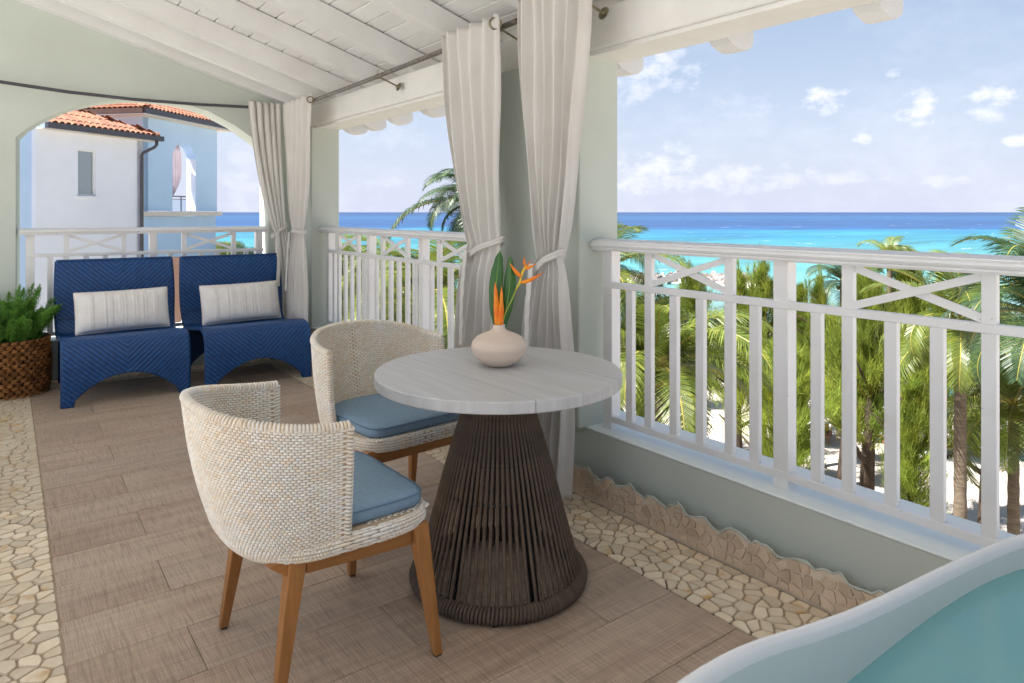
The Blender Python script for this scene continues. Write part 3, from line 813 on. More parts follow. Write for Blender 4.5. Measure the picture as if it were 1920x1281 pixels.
# ------------------------------------------------------------------ curtains
def curtain(label, axis, plane, top, tie, low, bot, z_top, z_tie, z_low, z_bot, npl, seed, side=1, depth=.036, tie_side=0, grommets=True):
    """top/tie/low/bot = (edge a, edge b) along the axis at those heights; plane = offset across it"""
    rr = random.Random(seed)
    y_c = (top[0] + top[1]) / 2
    base = (plane, y_c, z_bot) if axis == 'y' else (y_c, plane, z_bot)
    t = empty('curtain', base); tag(t, label, 'curtain', 'cream curtains tied back at the columns')
    depth0 = depth
    ph = [rr.uniform(-.35, .35) for _ in range(npl + 2)]
    am = [rr.uniform(.65, 1.15) for _ in range(npl + 2)]
    def edges(z):
        if z >= z_tie:
            u = (z - z_tie) / (z_top - z_tie); u = u ** .62 if u > 0 else 0
            s = .5 - .5 * cos(pi * min(1, u))
            s = u * .55 + s * .45
            return tie[0] + (top[0] - tie[0]) * s, tie[1] + (top[1] - tie[1]) * s
        if z >= z_low:
            u = (z_tie - z) / (z_tie - z_low); s = u ** .55
            return tie[0] + (low[0] - tie[0]) * s, tie[1] + (low[1] - tie[1]) * s
        u = (z_low - z) / (z_low - z_bot)
        return low[0] + (bot[0] - low[0]) * u, low[1] + (bot[1] - low[1]) * u
    def fn(u, v):
        z = z_top + (z_bot - z_top) * v
        a, c = edges(z)
        k = u * npl; i = int(min(npl - 1, k)); fr = k - i
        amp = am[i] * (1 - fr) + am[i + 1] * fr
        p = ph[i] * (1 - fr) + ph[i + 1] * fr
        pinch = math.exp(-((z - z_tie) / .10) ** 2)
        d = depth * amp * (1 - .45 * pinch)
        if z < z_tie: d *= .8 + .5 * (z_tie - z)
        w = math.sin(2 * pi * k + p * 2 + .6 * (z_top - z) * (amp - .8))
        w = math.copysign(abs(w) ** .75, w)
        off = w * d + .006 * sin(7 * z + 9 * u + seed)
        rnd = -side * .030 * pinch * (1 - (2 * u - 1) ** 2)
        q = a + (c - a) * u + .35 * d * cos(2 * pi * k + p * 2) * (0 if u in (0, 1) else 1)
        off += rnd * 0
        zz = z + .012 * pinch * sin(9 * u)
        if v == 0: zz += .004 * sin(2 * pi * k)
        P = (off, q - y_c, zz - z_bot) if axis == 'y' else (q - y_c, off, zz - z_bot)
        return P
    b = MB().grid(fn, npl * 16, 70); o = b.obj('fabric', M_curtain, t, smooth=True)
    so = o.modifiers.new('thickness', 'SOLIDIFY'); so.thickness = .0022
    # top hem seam: a slightly raised folded band, and the lower side hem
    def hem(u, v):
        P = Vector(fn(u, (.085 + .004 * v) * 1.0)); 
        n = Vector((-side * .0016, 0, 0)) if axis == 'y' else Vector((0, -side * .0016, 0))
        return P + n
    MB().grid(hem, npl * 16, 1).obj('hem_seam', M_seam, t, smooth=True)
    # tieback: a rope of the same cloth round the pinch, and its hanging end
    a, c = edges(z_tie); hw_ = abs(c - a) / 2 + .012; mid = (a + c) / 2 - y_c
    ring = []
    for k in range(28):
        th = 2 * pi * k / 28
        u_, w_ = hw_ * cos(th), (depth * .9 + .012) * sin(th)
        zz = z_tie - z_bot + tie_side * .055 * (cos(th)) + .004 * sin(3 * th)
        ring.append((w_, mid + u_, zz) if axis == 'y' else (mid + u_, w_, zz))
    tb = MB().tube(ring, .010, 7, closed=True)
    ring2 = [(p[0] * 1.03, p[1], p[2] - .014) for p in ring] if axis == 'y' else [(p[0], p[1] * 1.03, p[2] - .014) for p in ring]
    tb.tube(ring2, .009, 7, closed=True)
    tb.obj('tieback', M_curtain, t, smooth=True)
    # hanging strap
    sx = mid + (hw_ * .55) * (-tie_side if tie_side else 1) * 1.0
    L_ = .50
    fs = -side * (depth + .022)
    b = MB()
    def strap(u, v):
        z = z_tie - z_bot - .01 - L_ * v
        q = sx + (u - .5) * .034 + .01 * sin(4 * v)
        w_ = fs - side * (.006 + .002 * sin(40 * v)) - side * .035 * v
        return (w_, q, z) if axis == 'y' else (q, w_, z)
    b.grid(strap, 3, 26); so_ = b.obj('strap', M_curtain, t, smooth=True)
    md = so_.modifiers.new('thickness', 'SOLIDIFY'); md.thickness = .004
    return t
def Yw(y): return y
# the middle column pair (W is tiny here, fold it in by hand)
curtain('left curtain of the middle column pair, hanging over the end of the far bay', 'y', 2.075, (3.395, 2.842), (3.13, 2.848), (3.27, 2.87), (3.33, 2.88), 2.335, 1.155, .72, .06, 5, 4, side=1, tie_side=-1)
curtain('right curtain of the middle column pair, hanging beside the round table and the near railing', 'y', 2.068, (2.70, 2.20), (2.545, 2.385), (2.685, 2.315), (2.68, 2.35), 2.375, 1.115, .70, .055, 6, 9, side=1, tie_side=-1)
curtain('cream curtain on the side rod in the far corner, right of the blue chairs', 'y', 2.165, (6.24, 5.59), (6.03, 5.77), (6.14, 5.71), (6.15, 5.69), 2.315, 1.18, .72, .06, 5, 14, side=1, depth=.028, tie_side=0)
curtain('cream curtain at the right end of the dark rod across the arch', 'x', W(2.0, 6.53)[1] - .030, (1.905, 2.185), (2.125, 2.24), (2.155, 2.315), (2.145, 2.335), 2.335, 1.18, .72, .06, 5, 23, side=1, depth=.026, tie_side=1)

# grommets on the curtain heads
def grommet(loc, label, rotx=0, s=1):
    b = MB(); ring = [(0, .026 * s * cos(2 * pi * k / 20), .026 * s * sin(2 * pi * k / 20)) for k in range(20)]
    b.tube(ring, .006, 6, closed=True)
    t = b.obj('curtain_grommet', M_brass, None, smooth=True); t.location = loc
    t.rotation_euler = (0, 0, rotx)
    tag(t, label, 'grommet', 'metal curtain grommets')
grommet((2.052, 2.862, 2.283), 'large brass grommet in the left curtain of the middle column', radians(62), 1.1)
grommet((2.025, 2.255, 2.31), 'small brass grommet in the top edge of the right column curtain', radians(70), .9)
grommet((2.150, 5.60, 2.262), 'small brass grommet at the head of the far corner curtain', radians(70), .95)

# ------------------------------------------------------------------ blue slipper chairs
def arch_cut(u, leg=.085):
    """height of the arched cut-out at across position u in 0..1"""
    w = .5 - leg
    d = abs(u - .5) / w
    return 0 if d >= 1 else .040 + .160 * (1 - d ** 2.1)
def blue_chair(front_w, back_w, depth_, zt):
    root = empty('lounge_chair')
    seat_z = .445
    prof = [(0, 0), (0, .10), (-.004, .2), (-.002, .28), (.004, .33), (.020, .380), (.050, .418), (.095, .440), (.15, .447), (.22, .442), (.34, .425), (.50, .405), (.62, .392), (.695, .392), (.735, .405), (.762, .435), (.785, .48), (.80, .54), (.812, .62), (.822, .72), (.836, .82), (.855, .91), (.866, zt)]
    cum = [0]
    for a, c in zip(prof[:-1], prof[1:]): cum.append(cum[-1] + math.hypot(c[0] - a[0], c[1] - a[1]))
    T = cum[-1]
    def at(s):
        s = max(0, min(T, s))
        for i in range(len(cum) - 1):
            if s <= cum[i + 1]:
                t = (s - cum[i]) / (cum[i + 1] - cum[i])
                y = prof[i][0] + (prof[i + 1][0] - prof[i][0]) * t; z = prof[i][1] + (prof[i + 1][1] - prof[i][1]) * t
                break
        # smooth tangent
        i0 = max(0, i - 1); i1 = min(len(prof) - 1, i + 2)
        ty, tz = prof[i1][0] - prof[i0][0], prof[i1][1] - prof[i0][1]; l = math.hypot(ty, tz)
        return y, z, -tz / l, ty / l
    def hw2(z, y):
        if y > .6: return front_w / 2 + (back_w - front_w) / 2 * min(1, max(0, (y - .6) / .1)) * (.82 + .18 * min(1, (z - .4) / .25)) + .010 * sin(min(1, max(0, (z - .39) / .56)) * pi)
        return front_w / 2
    NU, NV = 96, 190
    def tone(u, s):
        # herringbone ribs: two diagonals meeting on the centre line
        q = (s * 1.0 - abs(u - .5) * .82 * .92) / .037
        return q
    vs = []; fs = []; cs = []
    for j in range(NV + 1):
        s = T * j / NV
        for i in range(NU + 1):
            u = i / NU
            ss = s
            lim = arch_cut(u)
            if s < .40: ss = lim + (s / .40) * (.40 - lim)
            y, z, ny, nz = at(ss)
            q = tone(u, ss)
            fr = q - math.floor(q)
            h = .0060 * (sin(pi * fr) ** .8)
            # the two sides' fine stitches
            st = .0009 * sin((u * 230)) * (1 if 0.12 < fr < .88 else 0)
            w = hw2(z, y)
            vs.append(((u - .5) * 2 * w, y + ny * (h + st), z + nz * (h + st)))
    w_ = NU + 1
    for j in range(NV):
        for i in range(NU):
            u = (i + .5) / NU; s = T * (j + .5) / NV
            fs.append((j * w_ + i, j * w_ + i + 1, (j + 1) * w_ + i + 1, (j + 1) * w_ + i))
            ss = s if s >= .4 else arch_cut(u) + (s / .40) * (.40 - arch_cut(u))
            fr = tone(u, ss) % 1
            cs.append(.38 + .95 * sin(pi * fr) ** 1.5 + R.uniform(-.10, .10))  # shade in the grooves and highlights on the ribs put into the colour
    b = MB(); b.v = vs; b.f = [f for f in fs]; b.c = cs
    front = b.obj('woven_seat', M_blue, root, smooth=True)
    m = front.modifiers.new('thickness', 'SOLIDIFY'); m.thickness = .022; m.offset = -1
    # rolled edges of the woven sheet
    e = MB()
    for u in (0, 1):
        pts = []
        for j in range(0, 60):
            y, z, ny, nz = at(T * j / 59); pts.append(((u - .5) * 2 * hw2(z, y), y - ny * .010, z - nz * .010))
        e.tube(pts, .011, 7, c=.75)
    pts = []
    for i in range(41):
        u = i / 40; y, z, ny, nz = at(T); pts.append(((u - .5) * 2 * hw2(z, y), y, z))
    e.tube(pts, .011, 7, c=.8)
    pts = []
    for i in range(61):
        u = .06 + .88 * i / 60; y, z, ny, nz = at(max(0, arch_cut(u))); pts.append(((u - .5) * front_w, y + .010, z + .004))
    e.tube(pts, .010, 7, c=.7)
    e.obj('edge_binding', M_blue, root, smooth=True)
    # rear support sheet, curving down from the back of the seat
    rp = [(.80, .52), (.835, .40), (.862, .28), (.878, .16), (.886, .05), (.888, 0)]
    def rear(u, v):
        s = v * (len(rp) - 1); i = int(min(len(rp) - 2, s)); t = s - i
        z_lim = arch_cut(u) * 1.0
        y = rp[i][0] + (rp[i + 1][0] - rp[i][0]) * t; z = rp[i][1] + (rp[i + 1][1] - rp[i][1]) * t
        z = z_lim + z * (1 - z_lim / .52)
        return ((u - .5) * back_w * .97, y, z)
    g = MB().grid(rear, 40, 20, c=.55); ro = g.obj('rear_support', M_blue, root, smooth=True)
    m = ro.modifiers.new('thickness', 'SOLIDIFY'); m.thickness = .02
    # feet glides
    for sx in (-1, 1):
        MB().box(sx * (front_w / 2 - .032) - .022, sx * (front_w / 2 - .032) + .022, .002, .030, -.0, .006).obj('glide', M_black, root)
    return root
def copy_tree(o, parent=None):
    c = o.copy(); COL.objects.link(c); c.parent = parent
    for ch in list(o.children): copy_tree(ch, c)
    return c
bc1 = blue_chair(.80, .82, .87, .955)
tag(bc1, 'royal blue woven slipper chair next to the potted fern', 'chair', 'blue woven slipper chairs')
bc1.location = (.838, 5.655, 0.001); bc1.rotation_euler = (0, 0, radians(-2.5))
bc2 = copy_tree(bc1); bc2['label'] = 'royal blue woven slipper chair next to the corner curtains, farther from the fern'
bc2.location = (1.742, 5.575, 0.001); bc2.rotation_euler = (0, 0, radians(-1.0))

# pillows
def pillow(label, loc, w, h, rz_, tilt, roll):
    root = empty('throw_pillow', loc); tag(root, label, 'pillow', 'cream lumbar pillows on the blue chairs')
    root.rotation_euler = (tilt, roll, rz_)
    NU, NV = 90, 36
    ribs = [-.36, -.335, -.20, -.16, -.135, -.05, -.02, .01, .10, .135, .20, .235, .33, .36]
    def side(sg):
        def fn(u, v):
            a = 2 * u - 1; b_ = 2 * v - 1
            pin = 1 - .055 * (1 - a * a) ; pin2 = 1 - .06 * (1 - b_ * b_)
            x = a * w / 2 * (1 - .018 * (1 - b_ * b_) * abs(a)); z = b_ * h / 2 * (1 - .035 * (1 - a * a) * abs(b_))
            t = max(0, (1 - abs(a) ** 4)) ** .5 * max(0, (1 - abs(b_) ** 3)) ** .5
            y = sg * .085 * t
            rib = sum(math.exp(-((a * .5 - r_) / .0065) ** 2) for r_ in ribs) * .0065
            wr_ = .003 * sin(9 * a + 5 * b_) * (1 - t)
            if t > .05: y += sg * (rib + wr_)
            return (x, y, z)
        return fn
    b = MB().grid(side(-1), NU, NV).grid(side(1), 40, 18, flip=True)
    b.obj('cover', M_pillow, root, smooth=True)
    ed = []
    for k in range(80):
        s = k / 80 * 4; q = int(s); f = s - q
        a, b_ = [(2 * f - 1, -1), (1, 2 * f - 1), (1 - 2 * f, 1), (-1, 1 - 2 * f)][q]
        x = a * w / 2 * (1 - .018 * (1 - b_ * b_) * abs(a)); z = b_ * h / 2 * (1 - .035 * (1 - a * a) * abs(b_)); ed.append((x, 0, z))
    MB().tube(ed, .0055, 6, closed=True).obj('seam', M_pillow_rib, root, smooth=True)
    return root
pillow('cream ribbed lumbar pillow on the blue chair beside the fern', (.872, 6.14, .585), .64, .31, radians(2), radians(-14), radians(-.5))
pillow('cream ribbed lumbar pillow on the blue chair beside the corner curtains', (1.745, 6.10, .583), .64, .32, radians(2), radians(-15), radians(-.5))

# ------------------------------------------------------------------ fern in its basket
def basket():
    cx, cy = .165, 6.40
    t = empty('basket_planter', (cx, cy, .001)); tag(t, 'round brown braided seagrass basket planter against the arched wall', 'basket')
    b = MB(); H_ = .405; rows = 15
    for r_ in range(rows):
        z = .014 + r_ * H_ / rows
        rad = .232 + .020 * sin(pi * (r_ + .5) / rows) + (.006 if r_ == rows - 1 else 0) + R.uniform(-.003, .003)
        nst = 30
        for k in range(nst):
            th0 = 2 * pi * (k + .5 * (r_ % 2) + R.uniform(-.06, .06)) / nst
            dth = 2 * pi / nst * .68
            tone = R.uniform(.6, 1.35)
            for half in (-1, 1):
                pts = []
                for q in range(5):
                    f = q / 4 - .5
                    rr = rad + .010 * cos(f * pi) 
                    pts.append((rr * cos(th0 + f * dth * 1.5), rr * sin(th0 + f * dth * 1.5), z + half * .006 + half * .008 * (f) * 1.4 + .004))
                b.tube(pts, [.003, .0085, .0105, .0085, .003], 6, c=tone)
    b.obj('braid', M_basket, t, smooth=True)
    MB().lathe([(.20, 0), (.232, .01), (.240, .20), (.232, .40), (.215, .405), (.21, .36)], 40).obj('lining', mat('basket_core', (.07, .03, .012), rough=.9), t, smooth=True)
    MB().lathe([(0.0, .368), (.215, .362)], 30).obj('soil', M_soil, t)
    MB().tube([(.243 * cos(2 * pi * k / 48), .243 * sin(2 * pi * k / 48), .006) for k in range(48)], .006, 6, closed=True).obj('base_cord', mat('jute_cord', (.45, .32, .18), rough=.9), t, smooth=True)
    # the fern
    f = empty('foxtail_fern', (cx, cy, .36)); tag(f, 'bushy green foxtail fern growing in the braided basket', 'fern')
    def plume(L_, seed):
        rr = random.Random(seed); b = MB()
        pts = [(0, 0, 0)]
        n = 12
        bend = rr.uniform(.05, .16)
        P = lambda s: Vector((bend * s * s * L_ * 2, 0, L_ * s * (1 - .12 * s)))
        b.tube([P(i / n) for i in range(n + 1)], [.003 * (1 - .7 * i / n) for i in range(n + 1)], 4)
        for i in range(330):
            s = .04 + .96 * rr.random() ** .9; p = P(s)
            rad = .052 * (sin(pi * min(1, s * .9 + .10)) ** .7) + .006
            if s > .8: rad *= (1 - (s - .8) * 3.8)
            th = rr.uniform(0, 2 * pi); up = rr.uniform(.2, .9)
            d = Vector((cos(th), sin(th), up)).normalized() * rad * rr.uniform(.6, 1.1)
            s_ = d.cross(Vector((0, 0, 1))).normalized() * .0026
            q = p + d * .25
            b.add([q - s_, q + s_, p + d + s_ * .4, p + d - s_ * .4], [(0, 1, 2, 3)])
            for e in range(3):
                a = p + d * rr.uniform(.35, 1); dd = (d.normalized() + Vector((rr.uniform(-1, 1), rr.uniform(-1, 1), rr.uniform(-.2, .9)))).normalized() * .016
                s2 = dd.cross(Vector((0, .3, 1))).normalized() * .002
                b.add([a - s2, a + s2, a + dd], [(0, 1, 2)])
        return b.mesh('frond', M_fern)
    ms = [plume(.44, 1), plume(.36, 2), plume(.27, 3)]
    rr = random.Random(77)
    for i in range(78):
        th = rr.uniform(0, 2 * pi); q = sqrt(rr.random()); m = ms[2] if q > .75 and rr.random() < .6 else rr.choice(ms)
        inst('frond', m, f, (q * .17 * cos(th), q * .17 * sin(th), 0), (0, (.06 + .42 * q) * rr.uniform(.7, 1.15), th), (.9, .9, rr.uniform(.85, 1.2)))
basket()

# ------------------------------------------------------------------ wicker dining chairs
def stitch(b, p, du, dv, n, lu, lv, h, tone):
    """one visible loop of the weave: a little domed capsule on the surface"""
    us = (-1, -.62, 0, .62, 1); hs = (0, .8, 1, .8, 0); ws = (.30, .92, 1, .92, .30)
    vs = []
    for u, hh, ww in zip(us, hs, ws):
        c = p + du * (u * lu)
        for v, hv in ((-1, 0.0), (-.45, .85), (.45, .85), (1, 0.0)):
            vs.append(c + dv * (v * lv * ww) + n * (h * hh * hv))
    fs = []
    for i in range(4):
        for j in range(3): fs.append((i * 4 + j, (i + 1) * 4 + j, (i + 1) * 4 + j + 1, i * 4 + j + 1))
    b.add(vs, fs, tone)

def weave_on(b, fn, U, V, nu, nv, h, flip=1, tone_fn=None, lu_f=.47, lv_f=.50, wrap=False):
    """fn(u,v)->Vector in 0..1; nu stitches along u per row, nv rows; brick offset"""
    for j in range(nv):
        v = (j + .5) / nv
        for i in range(nu):
            u = (i + .5 + (.5 if j % 2 else 0)) / nu
            if u > 1 - .35 / nu and not wrap: continue
            e = 1e-3
            p = fn(u, v); pu = (fn(min(1, u + e), v) - fn(max(0, u - e), v)); pv = (fn(u, min(1, v + e)) - fn(u, max(0, v - e)))
            n = pu.cross(pv)
            if n.length < 1e-12: continue
            n.normalize(); n *= flip
            lu = (fn(min(1, u + .5 / nu), v) - fn(max(0, u - .5 / nu), v)).length
            lv = (fn(u, min(1, v + .5 / nv)) - fn(u, max(0, v - .5 / nv))).length
            pu.normalize(); pv.normalize()
            tn = tone_fn() if tone_fn else 1
            stitch(b, p, pu, pv, n, lu * lu_f, lv * lv_f, h, tn)

rw = random.Random(42)
def wtone():
    k = rw.uniform(.92, 1.06); w = rw.random() ** 3 * .17; return (k, k * (1 - w * .6), k * (1 - w * 1.3))

def wicker_chair():
    root = empty('dining_chair')
    def plan(a, b_, ph, n=2.5):
        c, s = cos(ph), sin(ph)
        return -a * abs(c) ** (2 / n) * (1 if c >= 0 else -1), b_ * math.copysign(abs(s) ** (2 / n), s)
    PH = radians(90)
    def shell(u, v, off=0.0):
        ph = -PH + 2 * PH * u
        bulge = sin(pi * min(1, v * 1.0)) * .012
        a = .235 + (.335 - .235) * v ** .85 + off + bulge; b_ = .272 + (.302 - .272) * v ** .8 + off + bulge * .4
        if v < .12: a -= .02 * (1 - v / .12) ** 2; b_ -= .02 * (1 - v / .12) ** 2
        rim = .745 + (.800 - .745) * (cos(ph) ** 1.2 if cos(ph) > 0 else 0)
        zb = .385 - .012 * cos(ph)
        x, y = plan(a, b_, ph)
        e = 1 - abs(2 * u - 1)
        x += .022 * max(0, 1 - e * 6)
        return Vector((x, y, zb + (rim - zb) * v))
    b = MB(); b.grid(lambda u, v: shell(u, v, -.004), 60, 16); b.grid(lambda u, v: shell(u, v, -.018), 60, 16, flip=True)
    b.obj('shell_core', M_wickb, root, smooth=True)
    wv = MB()
    weave_on(wv, lambda u, v: shell(u, v, -.003), 0, 0, 62, 50, .0046, flip=-1, tone_fn=wtone)
    weave_on(wv, lambda u, v: shell(u, .10 + .90 * v, -.019), 0, 0, 60, 44, .0044, flip=1, tone_fn=wtone)
    # wrapped rim: rim curve plus the two front edges
    path = [shell(u / 80, 1, -.011) for u in range(81)]
    left = [shell(0, 1 - k / 22, -.011) for k in range(1, 23)]; right = [shell(1, 1 - k / 22, -.011) for k in range(1, 23)]
    full = left[::-1] + path + right
    rim = MB()
    # even out
    cum = [0]
    for a, c in zip(full[:-1], full[1:]): cum.append(cum[-1] + (c - a).length)
    def on(s):
        for i in range(len(cum) - 1):
            if s <= cum[i + 1]: return full[i].lerp(full[i + 1], (s - cum[i]) / max(1e-9, cum[i + 1] - cum[i]))
        return full[-1]
    n = int(cum[-1] / .0105)
    rim.tube([on(cum[-1] * i / 140) for i in range(141)], .0105, 8, c=(.75, .6, .45))
    for i in range(n):
        s = (i + .5) / n * cum[-1]; p = on(s); t = (on(min(cum[-1], s + .004)) - on(max(0, s - .004))).normalized()
        a1 = t.orthogonal().normalized(); a2 = t.cross(a1)
        tn = wtone()
        pts = []
        for k in range(8):
            th = 2 * pi * k / 8
            pts.append(p + (a1 * cos(th) + a2 * sin(th)) * .0118 + t * .0035 * sin(th))
        rim.tube(pts, .0042, 4, closed=True, c=tn)
    wv_o = wv.obj('woven_shell', M_wick, root, smooth=True)
    rim.obj('shell_rim', M_wick, root, smooth=True)
    # seat pan
    outl = []
    NP = 64
    for k in range(NP):
        th = 2 * pi * k / NP
        c, s = cos(th), sin(th)
        nx = 5.0 if c > 0 else 2.5
        a = .325 if c > 0 else .225
        bb = .272
        x = math.copysign(abs(c) ** (2 / nx), c) * a; y = math.copysign(abs(s) ** (2 / (5.0 if c > 0 else 2.5)), s) * bb * (1 + .02 * (c > 0))
        outl.append((x, y))
    def ring(f, z): return [Vector((x * f, y * f, z)) for x, y in outl]
    sb = MB(); rings = [ring(.93, .388), ring(.985, .392), ring(.99, .405), ring(.985, .425), ring(.95, .432), ring(0.001, .432)]
    vs = [p for r_ in rings for p in r_]; fs = []
    for i in range(len(rings) - 1):
        for k in range(NP): fs.append((i * NP + k, i * NP + (k + 1) % NP, (i + 1) * NP + (k + 1) % NP, (i + 1) * NP + k))
    fs.append(tuple(range(NP))[::-1]); sb.add(vs, fs); sb.obj('seat_core', M_wickb, root, smooth=True, angle=.9)
    sw = MB()
    def side(u, v):
        th = 2 * pi * u; k = u * NP; i = int(k) % NP; f = k - int(k)
        x = outl[i][0] * (1 - f) + outl[(i + 1) % NP][0] * f; y = outl[i][1] * (1 - f) + outl[(i + 1) % NP][1] * f
        ang = -pi / 2 + pi * v
        o = .012 * cos(ang); l = math.hypot(x, y)
        return Vector((x * (1 + (o - .006) / l), y * (1 + (o - .006) / l), .410 + .024 * sin(ang)))
    weave_on(sw, side, 0, 0, 165, 7, .0050, flip=1, tone_fn=wtone, wrap=True, lu_f=.56)
    def top(u, v):
        y = (u - .5) * .50; x = .10 + .215 * v
        return Vector((x, y, .433))
    weave_on(sw, top, 0, 0, 26, 20, .0045, flip=1 if (top(.51, .5) - top(.5, .5)).cross(top(.5, .51) - top(.5, .5)).z > 0 else -1, tone_fn=wtone)
    sw.obj('woven_seat', M_wick, root, smooth=True)
    # teak frame
    def leg(top_, foot, w0=.042, w1=.024):
        t, f = Vector(top_), Vector(foot); vs = []
        for p, w in ((f, w1), (t, w0)):
            for sx, sy in ((-1, -1), (1, -1), (1, 1), (-1, 1)): vs.append((p.x + sx * w / 2, p.y + sy * w / 2, p.z))
        b = MB().add(vs, [(3, 2, 1, 0), (4, 5, 6, 7), (0, 1, 5, 4), (1, 2, 6, 5), (2, 3, 7, 6), (3, 0, 4, 7)])
        o = b.obj('leg', M_teak, root); bv = o.modifiers.new('bevel', 'BEVEL'); bv.width = .003; bv.segments = 2
        MB().box(f.x - .010, f.x + .010, f.y - .010, f.y + .010, 0.0, .005).obj('foot_glide', M_black, root)
    for sy in (-1, 1):
        leg((.270, sy * .238, .392), (.305, sy * .296, .004), .050, .026)
        leg((-.105, sy * .222, .392), (-.165, sy * .246, .004), .050, .026)
    ap = MB().box(.252, .276, -.216, .216, .330, .389).obj('front_apron', mat('teak_cross', (.44, .20, .062), (.32, .13, .036), 3, 6, .45, .15, 60, .4, stretch=(14, 1.5, 14), contrast=(.3, .7)), root)
    MB().box(-.118, -.094, -.200, .200, .335, .389).obj('back_apron', ap.data.materials[0], root)
    for sy in (-1, 1):
        bb = MB(); y0, y1 = (.222, .244) if sy > 0 else (-.244, -.222)
        bb.prism([(-.082, .389), (-.082, .346), (.10, .336), (.246, .330), (.246, .389)], 'y', y0, y1)
        bb.obj('side_apron', M_teakx, root)
        # gusset behind the rear leg
        g = MB().prism([(-.13, .389), (-.13, .345), (-.185, .389)], 'y', min(sy * .210, sy * .234), max(sy * .210, sy * .234)); g.obj('gusset', M_teakx, root)
    return root
wc1 = wicker_chair()
tag(wc1, 'cream woven tub chair nearest the camera with its back turned to it', 'chair', 'cream wicker dining chairs at the round table')
wc1.location = (.792, 2.130, 0.001); wc1.rotation_euler = (0, 0, radians(1.0))
wc2 = copy_tree(wc1); wc2['label'] = 'cream woven tub chair behind the table, its open front towards the camera'
wc2.location = (1.452, 2.865, 0.001); wc2.rotation_euler = (0, 0, radians(-85.5))

def seat_cushion(label, loc, rz_):
    root = empty('seat_cushion', loc, rz_); tag(root, label, 'cushion', 'blue grey seat cushions on the wicker chairs')
    NP = 72; outl = []
    for k in range(NP):
        th = 2 * pi * k / NP; c, s = cos(th), sin(th)
        n_ = 9.0 if c > 0 else 2.6; a = .300 if c > 0 else .190
        x = math.copysign(abs(c) ** (2 / n_), c) * a; y = math.copysign(abs(s) ** (2 / n_), s) * .246
        outl.append((x + .0, y))
    rings = [(.96, 0), (.995, .006), (1.0, .020), (1.0, .032), (.985, .040), (.95, .0445), (.80, .049), (.5, .052), (.2, .053), (.001, .053)]
    vs = []; fs = []
    for f, z in rings:
        for x, y in outl: vs.append((x * f, y * f, z + .0015 * sin(17 * x + 11 * y) * (f > .3) * (f < .97)))
    for i in range(len(rings) - 1):
        for k in range(NP): fs.append((i * NP + k, i * NP + (k + 1) % NP, (i + 1) * NP + (k + 1) % NP, (i + 1) * NP + k))
    fs.append(tuple(range(NP))[::-1])
    MB().add(vs, fs).obj('cover', M_cush, root, smooth=True)
    MB().tube([(x * 1.002, y * 1.002, .0385) for x, y in outl], .0022, 5, closed=True).obj('piping', mat('cushion_piping', (.15, .25, .36), rough=.8), root, smooth=True)
    return root
seat_cushion('blue grey cushion on the wicker chair nearest the camera', (.800, 2.132, .438), radians(1))
seat_cushion('blue grey cushion on the wicker chair behind the round table', (1.452, 2.860, .438), radians(-85.5))

